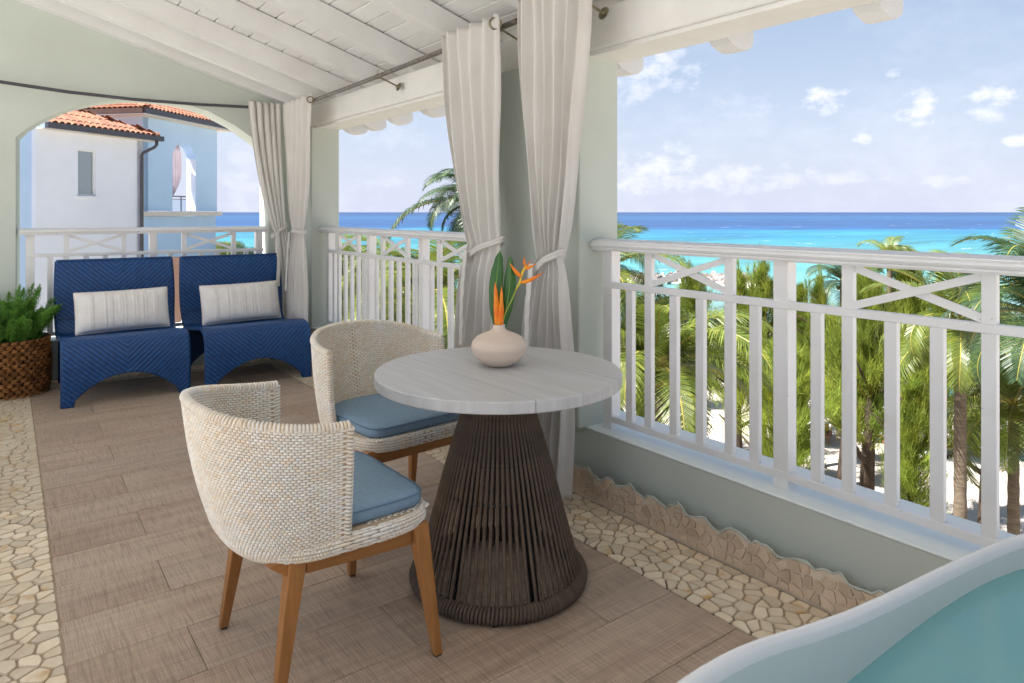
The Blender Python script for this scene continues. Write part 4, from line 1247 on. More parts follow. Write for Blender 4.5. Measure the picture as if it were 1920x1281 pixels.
# ------------------------------------------------------------------ round table
TC = (1.512, 2.088)
def table():
    t = empty('round_table', (TC[0], TC[1], .001)); t.scale = (.99, .99, 1.02); tag(t, 'round dining table with limed board top on a flared brown rope base', 'table')
    Rt = .452
    cuts = [-.46, -.163, .232, .46]
    for a, c in zip(cuts[:-1], cuts[1:]):
        a2 = a + (.0014 if a > -.45 else 0); c2 = c - (.0014 if c < .45 else 0)
        pts = []
        def yy(x, r): return sqrt(max(0, r * r - x * x))
        rings = []
        for r, z in ((Rt - .003, .7105), (Rt, .714), (Rt, .7455), (Rt - .003, .749)):
            xs = [max(-r, a2) + (min(r, c2) - max(-r, a2)) * (1 - cos(pi * k / 24)) / 2 for k in range(25)]
            ring = [(x, yy(x, r), z) for x in xs] + [(x, -yy(x, r), z) for x in xs[::-1]]
            rings.append(ring)
        n = len(rings[0]); vs = [p for r_ in rings for p in r_]
        fs = [(i * n + k, i * n + (k + 1) % n, (i + 1) * n + (k + 1) % n, (i + 1) * n + k) for i in range(3) for k in range(n)]
        fs += [tuple(range(n))[::-1], tuple(range(3 * n, 4 * n))]
        me = bpy.data.meshes.new('top_board'); me.from_pydata(vs, [], fs); me.materials.append(M_top)
        import bmesh
        bm = bmesh.new(); bm.from_mesh(me); bmesh.ops.remove_doubles(bm, verts=bm.verts, dist=1e-5); bmesh.ops.recalc_face_normals(bm, faces=bm.faces); bm.to_mesh(me); bm.free()
        inst('top_board', me, t)
    # ropes
    def prof(s):  # s 0..1 from ring to underside
        pts = [(.302, .030), (.268, .14), (.232, .27), (.196, .40), (.156, .53), (.132, .602), (.143, .65), (.156, .7105)]
        k = s * (len(pts) - 1); i = int(min(len(pts) - 2, k)); f = k - i
        return pts[i][0] + (pts[i + 1][0] - pts[i][0]) * f, pts[i][1] + (pts[i + 1][1] - pts[i][1]) * f
    N_ = 68
    variants = []
    for tw in (-1, 1):
        pts = []
        for k in range(15):
            s = k / 14; r, z = prof(s)
            dth = tw * (.016 * max(0, (s - .72)) / .28)
            pts.append((r * cos(dth), r * sin(dth), z))
        variants.append(MB().tube(pts, .0063, 7).mesh('rope', M_rope, True))
    for k in range(N_):
        inst('rope', variants[k % 2], t, (0, 0, 0), (0, 0, 2 * pi * k / N_ + R.uniform(-.0015, .0015)))
    # rope coils wrapped round the bottom ring
    turns = 150; pts = []
    for k in range(turns * 10):
        th = 2 * pi * k / (turns * 10); ph = th * turns
        rr = .300 + .0225 * cos(ph); pts.append((rr * cos(th), rr * sin(th), .0300 + .0235 * sin(ph)))
    MB().tube(pts, .0062, 5, closed=True).obj('ring_wrap', M_rope, t, smooth=True)
    pts = []
    for k in range(68 * 8):
        th = 2 * pi * k / (68 * 8); ph = th * 68
        pts.append(((.132 + .008 * cos(ph)) * cos(th), (.132 + .008 * cos(ph)) * sin(th), .602 + .008 * sin(ph)))
    MB().tube(pts, .0045, 5, closed=True).obj('neck_wrap', M_rope, t, smooth=True)
    fr = MB()
    for rad, z in ((.300, .03), (.205, .34), (.168, .455), (.124, .60), (.140, .700)):
        fr.tube([(rad * cos(2 * pi * k / 48), rad * sin(2 * pi * k / 48), z) for k in range(48)], .006 if z > .1 else .014, 6, closed=True)
    for k in range(6):
        th = 2 * pi * k / 6 + .35
        p = [(.284, .03), (.222, .27), (.146, .53), (.122, .602), (.140, .705)]
        w_ = .016
        vs = []
        for r, z in p:
            for sw in (-1, 1):
                for dr in (-.0025, .0025):
                    vs.append(((r + dr) * cos(th) - sw * w_ * sin(th), (r + dr) * sin(th) + sw * w_ * cos(th), z))
        fs = []
        for i in range(len(p) - 1):
            a = i * 4; c = a + 4
            fs += [(a, a + 2, c + 2, c), (a + 1, c + 1, c + 3, a + 3), (a, c, c + 1, a + 1), (a + 2, a + 3, c + 3, c + 2)]
        fr.add(vs, fs)
    fr.lathe([(.13, .700), (.30, .700), (.30, .709), (.13, .709)], 40)
    for k in range(4):
        th = 2 * pi * k / 4 + .9; fr.lathe([(.012, 0), (.012, .012), (.006, .014)], 10, .30 * cos(th), .30 * sin(th))
    fr.obj('metal_frame', M_black, t, smooth=True, angle=.7)
table()

# ------------------------------------------------------------------ vase and flowers
VX, VY = 1.553, 2.142
v = MB().lathe([(.001, .0), (.040, .0), (.050, .003), (.072, .016), (.092, .038), (.1035, .062), (.1045, .074), (.100, .090), (.086, .106), (.064, .118), (.042, .126), (.030, .131), (.0235, .138), (.022, .146), (.0225, .152), (.0215, .1535), (.018, .152), (.017, .135), (.03, .12), (.07, .10), (.085, .07), (.06, .02), (.001, .01)], 56).obj('flower_vase', M_vase, smooth=True)
v.location = (VX, VY, .7652); tag(v, 'squat round unglazed beige vase standing on the round table', 'vase')
S_ = .00202
def fp(px, py, dep=0.0):
    """point at the vase's distance; dep is metres away from the viewer"""
    u = (px - 938) * S_; z = (617 - py) * S_ + .9175
    return Vector((VX + u * RX + dep * FX, VY + u * RY + dep * FY, z))
def blade(root, name, m, spine, widths, side=None, cup=.25, n=24, nrm=None):
    """a leaf or bract: curved strip with a folded midrib"""
    def sp(t):
        k = t * (len(spine) - 1); i = int(min(len(spine) - 2, k)); f = k - i
        p0 = spine[max(0, i - 1)]; p1 = spine[i]; p2 = spine[i + 1]; p3 = spine[min(len(spine) - 1, i + 2)]
        return .5 * ((2 * p1) + (-p0 + p2) * f + (2 * p0 - 5 * p1 + 4 * p2 - p3) * f * f + (-p0 + 3 * p1 - 3 * p2 + p3) * f ** 3)
    def wd(t):
        k = t * (len(widths) - 1); i = int(min(len(widths) - 2, k)); f = k - i
        f = f * f * (3 - 2 * f)
        return widths[i] * (1 - f) + widths[i + 1] * f
    o0 = root.location
    def fn(u, v_):
        p = sp(v_); t = (sp(min(1, v_ + .02)) - sp(max(0, v_ - .02))).normalized()
        nn = nrm or Vector((-FX, -FY, 0)); sd = t.cross(nn).normalized(); nn2 = sd.cross(t)
        a = 2 * u - 1; w = wd(v_)
        return p + sd * a * w - nn2 * (abs(a) ** 1.5) * w * cup - o0 + nn2 * .0006 * sin(v_ * 70) * abs(a)
    b = MB().grid(fn, 8, n); o = b.obj(name, m, root, smooth=True)
    md = o.modifiers.new('thickness', 'SOLIDIFY'); md.thickness = .0012
    return o
for k, (sp, ws, lab) in enumerate([
    ([fp(936, 640), fp(933, 600), fp(932, 550), fp(936, 510), fp(940, 479)], [.003, .016, .0245, .026, .024, .016, .001], 'dark green strap leaf on the left side of the vase bouquet'),
    ([fp(940, 640, .012), fp(949, 600, .014), fp(957, 555, .016), fp(959, 520, .014), fp(958, 487, .010)], [.003, .016, .0235, .025, .022, .013, .001], 'dark green strap leaf behind the heliconia stem, right of the other leaf')]):
    rt = empty('strap_leaf', fp(938, 640)); tag(rt, lab, 'leaf', 'strap leaves in the vase'); blade(rt, 'leaf_blade', M_leafg, sp, ws, cup=.35)
    MB().tube([p - rt.location + Vector((-FX, -FY, 0)) * .001 for p in sp], [.002, .0018, .0015, .001, .0005], 6).obj('midrib', M_fern, rt, smooth=True)
h1 = empty('heliconia_flower', fp(938, 640)); tag(h1, 'pointed orange heliconia bud standing low in the vase in front of the leaves', 'flower', 'heliconia flowers in the vase')
blade(h1, 'bract', M_orange, [fp(937, 628, -.010), fp(934, 590, -.014), fp(931, 537, -.012)], [.006, .013, .0125, .008, .0008], cup=.8)
blade(h1, 'bract', M_orange, [fp(939, 628, -.012), fp(942, 592, -.018), fp(943, 544, -.016)], [.006, .012, .011, .006, .0008], cup=.8)
MB().tube([fp(938, 645, -.004) - h1.location, fp(938, 610, -.008) - h1.location], .005, 8).obj('stem', M_yel, h1, smooth=True)
h2 = empty('heliconia_flower', fp(940, 640)); tag(h2, 'tall zigzag orange heliconia with claw like bracts leaning to the right', 'flower', 'heliconia flowers in the vase')
stp = [fp(940, 640, -.004), fp(944, 610, -.006), fp(952, 590, -.008), fp(961, 572, -.008), fp(970, 551, -.008), fp(977, 538, -.008), fp(979, 527, -.008), fp(982, 518, -.008), fp(986, 511, -.008), fp(987, 503, -.008)]
MB().tube([p - h2.location for p in stp[:5]], [.0028] * 5, 7).obj('stem', mat('green_stem', (.22, .32, .04), (.35, .36, .05), 20, rough=.5), h2, smooth=True)
MB().tube([p - h2.location for p in stp[4:]], [.003, .0055, .0045, .005, .0048, .002], 8).obj('flower_axis', M_yel, h2, smooth=True)
for base, tip, mid, w0 in (((978, 539), (1020.5, 519), (1000, 534), .0085), ((979, 528), (958, 502), (967, 517), .0085), ((986, 513), (1006, 503), (997, 510), .0065), ((986, 508), (985, 490), (984, 499), .0050), ((988, 510), (997, 497), (993, 504), .0035)):
    p0, pm, p1 = (fp(*base, -.010), fp(*mid, -.016), fp(*tip, -.012))
    spn = [p0, pm, p1]; pts = []; rr_ = []
    for k in range(9):
        t = k / 8; p = p0 * (1 - t) ** 2 + pm * 2 * t * (1 - t) + p1 * t * t; pts.append(p - h2.location); rr_.append(max(.0004, w0 * (1 - t) ** .75 * (.55 + .9 * min(1, t * 3.5)) * .85))
    MB().tube(pts, rr_, 8).obj('bract', M_orange, h2, smooth=True)

# ------------------------------------------------------------------ bathtub with water
def bathtub():
    cx, cy, a, b_, n_ = 1.290, .300, .955, .380, 3.2
    t = empty('bathtub', (cx, cy, .001)); tag(t, 'white freestanding bathtub with a sweeping rim in the near right corner', 'bathtub')
    def sup(th, A, B):
        c, s = cos(th), sin(th)
        return A * math.copysign(abs(c) ** (2 / n_), c), B * math.copysign(abs(s) ** (2 / n_), s)
    RT = [(.2, .655), (.55, .662), (.78, .667), (.98, .649), (1.13, .614), (1.32, .583), (1.54, .562), (1.80, .550), (2.0, .555), (2.3, .575)]
    def rimz(x):
        x += cx
        acc = 0
        for q in (-.08, -.04, 0, .04, .08):
            xx = min(2.29, max(.21, x + q))
            for p0, p1 in zip(RT[:-1], RT[1:]):
                if xx <= p1[0]:
                    acc += p0[1] + (p1[1] - p0[1]) * (xx - p0[0]) / (p1[0] - p0[0]); break
        return acc / 5
    NA = 128
    def ring(dA, dz=None, zabs=None, k=1):
        out = []
        for i in range(NA):
            th = 2 * pi * i / NA; x, y = sup(th, a + dA, b_ + dA)
            xr, yr_ = sup(th, a, b_)
            z = zabs if zabs is not None else rimz(xr) + dz
            out.append((x, y, z))
        return out
    def low(f, fz, inner):
        """f scales plan toward the foot; fz fraction of rim height"""
        out = []
        for i in range(NA):
            th = 2 * pi * i / NA; x, y = sup(th, a + inner, b_ + inner)
            z = rimz(sup(th, a, b_)[0]) * fz if not isinstance(fz, tuple) else fz[0]
            out.append((x * f, y * f, z))
        return out
    rings = [low(.74, (.0,), -.02), low(.76, (.012,), -.02), low(.80, .18, -.02), low(.86, .45, -.02), low(.93, .75, -.02), ring(-.016, -.035), ring(-.004, -.014), ring(.000, -.004), ring(-.002, .003), ring(-.008, .0065), ring(-.016, .005), ring(-.021, -.003), ring(-.024, -.016),
             low(.985, .90, -.028), low(.95, .62, -.028), low(.89, .35, -.028), low(.80, (.13,), -.03), low(.70, (.11,), -.03), low(.001, (.105,), 0)]
    vs = [p for r_ in rings for p in r_]; fs = []
    for i in range(len(rings) - 1):
        for k in range(NA): fs.append((i * NA + k, i * NA + (k + 1) % NA, (i + 1) * NA + (k + 1) % NA, (i + 1) * NA + k))
    fs.append(tuple(range(NA))[::-1])
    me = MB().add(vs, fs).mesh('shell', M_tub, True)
    me.materials.append(mat('tub_water_cast', (.62, .655, .615), (.59, .625, .585), 2, rough=.25))  # inner wall tinted: greenish cast reflected off the water put into the colour
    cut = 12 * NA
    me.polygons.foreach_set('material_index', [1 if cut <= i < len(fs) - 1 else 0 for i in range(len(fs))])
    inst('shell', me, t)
    # water
    w = empty('bath_water', (cx, cy, .500)); tag(w, 'still turquoise water filling the white bathtub', 'water')
    vs = [(0, 0, 0)]
    for i in range(NA):
        x, y = sup(2 * pi * i / NA, a - .028, b_ - .028); vs.append((x * .985, y * .985, 0))
    MB().add(vs, [(0, 1 + i, 1 + (i + 1) % NA) for i in range(NA)]).obj('water_surface', M_water, w)
bathtub()

# ------------------------------------------------------------------ neighbouring house
def frame2(pa, pb):
    """local frame: origin pa, u towards pb, w = horizontal normal pointing at the camera"""
    A = Vector((*pa, 0)); B = Vector((*pb, 0)); u = (B - A); L_ = u.length; u.normalize(); w = Vector((u.y, -u.x, 0))
    if w.dot(-A) < 0: w = -w
    return A, u, w, L_
def barrel_mesh(L_=.42, wid=.20):
    b = MB(); n = 7
    vs = []
    for s, k in ((0, 1.0), (1, .86)):
        for i in range(n):
            th = pi * i / (n - 1); vs.append((wid / 2 * k * cos(th), L_ * s, .085 * k * sin(th) + .02 * s * 0))
        for i in range(n):
            th = pi * i / (n - 1); vs.append((wid / 2 * k * .80 * cos(th), L_ * s, .064 * k * sin(th)))
    m = 2 * n
    fs = [(i, i + 1, m + i + 1, m + i) for i in range(n - 1)] + [(n + i + 1, n + i, m + n + i, m + n + i + 1) for i in range(n - 1)]
    fs += [(i + 1, i, n + i, n + i + 1) for i in range(n - 1)]
    b.add(vs, fs); return b.mesh('tile', M_tile, True, angle=.9)
TILE = barrel_mesh()
M_under = mat('roof_underlay', (.10, .045, .03), (.06, .03, .02), 4, rough=.9)
def tiled_slope(root, A, u, up_h, w, length, z0, slope, rows, pitch=.215, run=.34, shrink_l=0, shrink_r=0, n_skip=0):
    """A = eave start, u along the eave, up_h = horizontal direction up the slope"""
    ang = math.atan(slope)
    yl = (up_h * cos(ang) + Vector((0, 0, sin(ang)))).normalized()
    xl = u.copy(); zl = xl.cross(yl)
    if zl.z < 0: xl = -xl; zl = xl.cross(yl)
    rot = Matrix((xl, yl, zl)).transposed().to_3x3()
    rr = random.Random(int(length * 100))
    for r_ in range(rows):
        l0 = shrink_l * r_ * run; l1 = length - shrink_r * r_ * run
        k = 0
        while True:
            s = pitch * (k + .5)
            if s > l1: break
            k += 1
            if s < l0: continue
            p = A + u * s + yl * (run * r_) + zl * (.02 + .012 * (r_ % 2))
            p.z += z0
            o = inst('tile', TILE, root); o.matrix_world = Matrix.Translation(p) @ rot.to_4x4() @ Matrix.Rotation(rr.uniform(-.03, .03), 4, 'Z')
    # underlay
    T_ = rows * run
    q = [A, A + u * length, A + u * (length - shrink_r * T_) + yl * T_, A + u * (shrink_l * T_) + yl * T_]
    q = [p + Vector((0, 0, z0)) + zl * .008 for p in q]
    MB().add(q, [(0, 1, 2, 3)]).obj('roof_underlay', M_under, root)

def wall_quad(b, A, u, s0, s1, z0, z1, w, off=0.0, t=.25):
    """solid slab of wall between s0..s1 along u, thickness t away from w"""
    P = lambda s, z, d: tuple(A + u * s + w * (off - d) + Vector((0, 0, z)))
    vs = [P(s, z, d) for d in (0, t) for z in (z0, z1) for s in (s0, s1)]
    b.add(vs, [(0, 1, 3, 2), (4, 6, 7, 5), (0, 4, 5, 1), (2, 3, 7, 6), (0, 2, 6, 4), (1, 5, 7, 3)])

def neighbour():
    root = empty('neighbouring_house', (2.5, 26.5, GZ)); tag(root, 'white and pale blue villa with terracotta roofs seen through the arched opening', 'house')
    ro = Vector(root.location)
    # ---- lower white wing
    pa, pb = camxy(66, 20.9), camxy(268, 24.6)
    A, u, w, L_ = frame2(pa, pb)
    zt = CAMZ + 2.49
    A0 = A - ro; A0.z = 0
    def Z(z): return z - ro.z
    # window opening: px 145..180, y 282..370
    def s_at(px):
        a = (px - CXP) / FPX; d = Vector((FX + a * RX, FY + a * RY, 0)); n = Vector((-u.y, u.x, 0)); t = A.dot(n) / d.dot(n); return (d * t - A).dot(u), d.normalized() and t
    s0, t0 = s_at(146); s1, t1 = s_at(180)
    zw1 = CAMZ + (398 - 281) / FPX * (t0 + t1) / 2; zw0 = CAMZ + (398 - 368) / FPX * (t0 + t1) / 2
    b = MB()
    wall_quad(b, A0, u, 0, s0, Z(GZ), Z(zt), w); wall_quad(b, A0, u, s1, L_, Z(GZ), Z(zt), w)
    wall_quad(b, A0, u, s0, s1, Z(GZ), Z(zw0), w); wall_quad(b, A0, u, s0, s1, Z(zw1), Z(zt), w)
    wall_quad(b, A0, u, .02, L_ - .02, Z(GZ), Z(zt), w, off=-4, t=.2)
    # returns at both ends
    wall_quad(b, A0 + u * L_, w * -1, 0, 1.5, Z(GZ), Z(zt), -u * -1, off=0, t=.25)
    b.obj('white_wall', M_whitew, root)
    # window
    wf = MB(); f = .055
    for a0, a1, z0, z1 in ((s0, s0 + f, zw0, zw1), (s1 - f, s1, zw0, zw1), (s0 + f, s1 - f, zw1 - f, zw1), (s0 + f, s1 - f, zw0, zw0 + f)):
        wall_quad(wf, A0, u, a0, a1, Z(z0), Z(z1), w, off=-.06, t=.07)
    wo = wf.obj('window', M_frame, root)
    pb_ = MB(); wall_quad(pb_, A0, u, s0 + f, s1 - f, Z(zw0 + f), Z(zw1 - f), w, off=-.10, t=.01); pb_.obj('pane', M_glass, wo)
    sb = MB(); wall_quad(sb, A0, u, s0 - .08, s1 + .08, Z(zw0 - .06), Z(zw0), w, off=.05, t=.15); sb.obj('sill', M_whitew, wo)
    # blue wing to the left, set back
    lb = MB(); Ab = A0 - w * .15
    wall_quad(lb, Ab, u, -6, -.002, Z(GZ), Z(zt + .3), w); lb.obj('blue_wing', M_bluew, root)
    # gutter
    Ag = A + w * .38
    def beam(name, P0, u_, l0, l1, z0, z1, d0, d1, m, ww):
        q = MB(); B0 = P0 - ro; B0.z = 0
        wall_quad(q, B0, u_, l0, l1, Z(z0), Z(z1), ww, off=d1, t=d1 - d0); return q.obj(name, m, root)
    beam('gutter', A, u, .10, L_ + .55, zt + .02, zt + .19, .26, .40, M_gutter, w)
    beam('soffit', A, u, .05, L_ + .50, zt - .005, zt + .018, -.1, .255, M_soffit, w)
    # lower roof: hip on the right
    E = A + w * .34 - ro; E.z = 0
    tiled_slope(root, E + u * .25, u, -w, w, L_ + .15, Z(zt + .165), .42, 8, shrink_r=.92, shrink_l=.0)
    # hip face on the right, dark side
    hipA = E + u * (L_ + .42)
    # downpipe
    P = lambda s, d, z: A0 + u * s + w * d + Vector((0, 0, Z(z)))
    s2 = L_ - .12
    MB().tube([P(L_ + .28, .33, zt + .04), P(L_ + .28, .33, zt - .12), P(L_ + .22, .28, zt - .22), P(s2 + .03, .12, zt - .42), P(s2, .08, zt - .52), P(s2, .08, GZ + .2)], .055, 10).obj('downpipe', M_gutter, root, smooth=True)
    # ---- blue tower
    pc, pd = camxy(267, 25.6), camxy(407, 30.1)
    A2, u2, w2, L2 = frame2(pc, pd)
    zt2 = CAMZ + 3.49
    C0 = A2 - ro; C0.z = 0
    def s_at2(px):
        a = (px - CXP) / FPX; d = Vector((FX + a * RX, FY + a * RY, 0)); n = Vector((-u2.y, u2.x, 0)); t = A2.dot(n) / d.dot(n); return (d * t - A2).dot(u2), t
    o0, t0 = s_at2(323.4); o1, t1 = s_at2(367)
    zs = CAMZ + (398 - 296) / FPX * (t0 + t1) / 2; ztop = CAMZ + (398 - 269) / FPX * (t0 + t1) / 2; zl = CAMZ + .05
    b = MB()
    wall_quad(b, C0, u2, 0, o0, Z(zl), Z(zt2), w2, t=.42); wall_quad(b, C0, u2, o1, L2, Z(zl), Z(zt2), w2, t=.42)
    # arch head
    n = 16; front = []; 
    for k in range(n + 1):
        th = pi - pi * k / n; front.append(((o0 + o1) / 2 + (o1 - o0) / 2 * cos(th), zs + (ztop - zs) * sin(th)))
    P2 = lambda s, z, d: tuple(C0 + u2 * s - w2 * d + Vector((0, 0, Z(z))))
    vs = []
    for (s, z) in front: vs += [P2(s, z, 0), P2(s, zt2, 0), P2(s, z, .42), P2(s, zt2, .42)]
    fs = []
    for k in range(n):
        a_, c_ = 4 * k, 4 * k + 4
        fs += [(a_, c_, c_ + 1, a_ + 1), (a_ + 2, a_ + 3, c_ + 3, c_ + 2), (a_, a_ + 2, c_ + 2, c_)]
    b.add(vs, fs)
    # side wall facing left, back wall pieces
    sd = -u2; 
    D = 4.2
    wall_quad(b, C0 + u2 * .003, -w2, 0, D, Z(GZ), Z(zt2 - .002), -u2, t=.3)
    wall_quad(b, C0 - w2 * D, u2, 0, o0 + .6, Z(zl - .5), Z(zt2), w2, t=.3)
    wall_quad(b, C0 - w2 * D, u2, o1 + 1.0, L2, Z(zl - .5), Z(zt2), w2, t=.3)
    wall_quad(b, C0, u2, .05, L2 - .05, Z(GZ), Z(zl - .21), w2, off=-.03, t=.4)
    b.obj('blue_wall', M_bluew, root)
    fl = MB(); P3 = lambda s, d, z: tuple(C0 + u2 * s - w2 * d + Vector((0, 0, Z(z))))
    vs = [P3(s, d, z) for z in (zl - .3, zl - .12) for d in (.3, D) for s in (.1, L2)]
    fl.add(vs, [(0, 2, 3, 1), (4, 5, 7, 6), (0, 1, 5, 4), (2, 6, 7, 3), (0, 4, 6, 2), (1, 3, 7, 5)]); fl.obj('loggia_floor', M_whitew, root)
    beam('string_course', A2, u2, -.25, L2 + .16, zl - .20, zl - .02, -.05, .14, M_soffit, w2)
    rev = MB(); wall_quad(rev, C0, u2, o1 - .004, o1 + .05, Z(zl), Z(zs), w2, off=-.005, t=.41); rev.obj('arch_reveal', M_whitew, root)
    # loggia balustrade with glass and a grey chair
    lg = MB()
    for s in (o0 + 2.0, o0 + 2.75, o1 + 1.95):
        lg.tube([P3(s, 1.6, zl - .12), P3(s, 1.6, zl + .62)], .03, 6)
    lg.tube([P3(o0 + 2.0, 1.6, zl + .62), P3(o1 + 2.0, 1.6, zl + .62)], .035, 6); lg.tube([P3(o0 + 2.0, 1.6, zl + .50), P3(o1 + 2.0, 1.6, zl + .50)], .02, 6)
    lg.obj('loggia_rail', M_gutter, root)
    gp = MB(); gp.add([P3(o0 + 2, 1.6, zl - .1), P3(o1 + 1.95, 1.6, zl - .1), P3(o1 + 1.95, 1.6, zl + .48), P3(o0 + 2, 1.6, zl + .48)], [(0, 1, 2, 3)]); gp.obj('glass_panel', M_clear, root)
    # loggia curtain
    cb = MB()
    def cf(u_, v_):
        s = o0 + .66 + (.62 if v_ < .6 else .62 * (1 - ((v_ - .6) / .4) ** 1.5 * .9)) * u_ * (.6 + .4 * min(1, v_ * 4)) ; return P3(s, .52 + .04 * sin(u_ * 26), ztop + .1 - (ztop + .1 - zl - .62) * v_)
    cb.grid(cf, 30, 20); cb.obj('loggia_curtain', mat('mauve_curtain', (.62, .52, .54), (.55, .46, .48), 3, rough=.9, translucent=.3), root, smooth=True)
    # tower eaves: right piece along u2, left piece along the return
    beam('gutter', A2, u2, -.42, L2 + .75, zt2 + .06, zt2 + .24, .34, .50, M_gutter, w2)
    beam('soffit', A2, u2, -.30, L2 + .55, zt2 - .003, zt2 + .05, -.35, .335, M_soffit, w2)
    # left return gutter (wall direction -w2)
    nl = -u2
    B1 = A2 - w2 * 0
    beam('gutter', A2 + w2 * .36, -w2, 0, D + .5, zt2 + .062, zt2 + .238, .30, .46, mat('shaded_brown_gutter', (.10, .055, .045), rough=.5), nl)  # browner than the right gutter: its lack of sky light put into colour
    beam('soffit', A2, -w2, -.30, D, zt2 - .0035, zt2 + .048, -.1, .295, M_soffit, nl)
    E2 = A2 + w2 * .44 - ro; E2.z = 0
    tiled_slope(root, E2 - u2 * .40, u2, -w2, w2, L2 + 1.1, Z(zt2 + .215), .36, 6, shrink_l=.92, shrink_r=.92)
    E3 = A2 - u2 * .42 + w2 * .42 - ro; E3.z = 0
    tiled_slope(root, E3, -w2, u2, nl, D + .9, Z(zt2 + .215), .36, 6, shrink_l=.92, shrink_r=.92)
    # hip of the lower roof (dark face) turning towards the tower
    E4 = E + u * (L_ + .40)
    tiled_slope(root, E4, -w, -u, u, 2.8, Z(zt + .165), .42, 6, shrink_l=.92)
    # capping tiles on both hips
    for base, d_, sl, cnt in ((E + u * (L_ + .40), (-w - u), .30, 8), (E2 - u2 * .41, (u2 - w2), .30, 6)):
        dn = Vector((d_.x, d_.y, 0)).normalized(); z_ = Z(zt + .19) if cnt == 8 else Z(zt2 + .24)
        yl = (dn + Vector((0, 0, sl * .82))).normalized(); xl = yl.cross(Vector((0, 0, 1))).normalized(); zl_ = xl.cross(yl)
        for k in range(cnt):
            o = inst('tile', TILE, root); p = base + yl * (.36 * k); p.z += z_ + .02
            o.matrix_world = Matrix.Translation(p) @ Matrix((xl, yl, zl_)).transposed().to_4x4() @ Matrix.Scale(1.15, 4)
    # parent with the origin offset already removed
    # small terrace wall seen low between the chairs
    q = MB(); x0, y0 = camxy(345, 23.5); 
    q.box(x0 - ro.x - .45, x0 - ro.x + .45, y0 - ro.y - .2, y0 - ro.y + .2, Z(-3.2), Z(-.15)); q.obj('chimney_block', mat('terracotta_render', (.50, .30, .22), (.44, .26, .19), 2, rough=.8), root)
neighbour()
bpy.context.view_layer.update()

# ------------------------------------------------------------------ trees
def leafquad(b, p, d, s, c):
    b.add([p - s, p + s, p + d], [(0, 1, 2)], c)

def casuarina_crown(h, w, seed, n_br=120, per=150):
    rr = random.Random(seed); b = MB()
    for i in range(n_br):
        t = (i + rr.random()) / n_br
        z = h * (.30 + .70 * t)
        prof = (1 - t) ** .9 * (.55 + .45 * min(1, t * 4)) + .03
        L_ = w * prof * rr.uniform(.45, 1.15)
        th = rr.uniform(0, 2 * pi); up = rr.uniform(.35, 1.25) + .7 * t
        d = Vector((cos(th), sin(th), up)).normalized()
        p0 = Vector((rr.uniform(-.08, .08), rr.uniform(-.08, .08), z))
        spire = (i % 9 == 4)
        if spire:      # upright side leaders end in thin plumes above the mass
            a_ = rr.uniform(0, 2 * pi); q_ = w * rr.uniform(.15, .55) * (1 - t * .6)
            p0 = Vector((cos(a_) * q_, sin(a_) * q_, z * .92)); d = Vector((rr.uniform(-.12, .12), rr.uniform(-.12, .12), 1)).normalized(); L_ = rr.uniform(1.1, 1.9)
        bt = rr.uniform(.70, 1.3); hue = rr.random()
        cc = (bt * (.86 + .22 * hue), bt, bt * (1.0 - .2 * hue))
        b.tube([p0, p0 + d * L_ * .5 + Vector((0, 0, -.03 * L_)), p0 + d * L_], [.018 * L_, .011 * L_, .004], 3, caps=False, c=(.5, .35, .3))
        m = int(per * (.35 + prof))
        for k in range(m):
            s = rr.random() ** .7
            p = p0 + d * L_ * s + Vector((rr.gauss(0, .085), rr.gauss(0, .085), rr.gauss(0, .08))) * ((.5 + L_ * .5) if not spire else (1.15 - s) * .9)
            dd = (d * .7 + Vector((rr.gauss(0, .32), rr.gauss(0, .32), rr.gauss(.55, .35)))).normalized() * rr.uniform(.22, .52)
            sd = dd.cross(Vector((rr.uniform(-1, 1), rr.uniform(-1, 1), .4))).normalized() * .0085
            kk = rr.uniform(.75, 1.25)
            leafquad(b, p, dd, sd, (cc[0] * kk, cc[1] * kk, cc[2] * kk))
    return b.mesh('crown', M_casu)

def trunk_mesh(h, r, seed, lean=.3, m=None, fork=True):
    rr = random.Random(seed); b = MB(); n = 10
    ax, ay = rr.uniform(-lean, lean), rr.uniform(-lean, lean); pts = []
    for i in range(n + 1):
        t = i / n; pts.append(Vector((ax * t * t * 1.2 + .10 * sin(3.1 * t + seed), ay * t * t + .10 * sin(2.3 * t + seed * 2), h * t)))
    off = pts[0].copy(); pts = [p - Vector((off.x, off.y, 0)) for p in pts]
    b.tube(pts, [r * (1.35 if i == 0 else 1.0) * (1 - .72 * i / n) for i in range(n + 1)], 9)
    if fork:
        for k in range(5):
            i = rr.randint(3, 8); th = rr.uniform(0, 2 * pi); l = rr.uniform(.8, 2.0)
            d = Vector((cos(th), sin(th), rr.uniform(.5, 1.2))).normalized() * l
            rad = r * (1 - .72 * i / n) * .55
            b.tube([pts[i], pts[i] + d * .5 + Vector((0, 0, -.08)), pts[i] + d], [rad, rad * .7, rad * .25], 6)
        for k in range(4):   # buttress roots
            th = rr.uniform(0, 2 * pi); b.tube([Vector((0, 0, .35)), Vector((cos(th) * r * 1.4, sin(th) * r * 1.4, .08)), Vector((cos(th) * r * 3, sin(th) * r * 3, -.08))], [r * .6, r * .4, r * .1], 6)
    return b.mesh('trunk', m or M_bark, True)

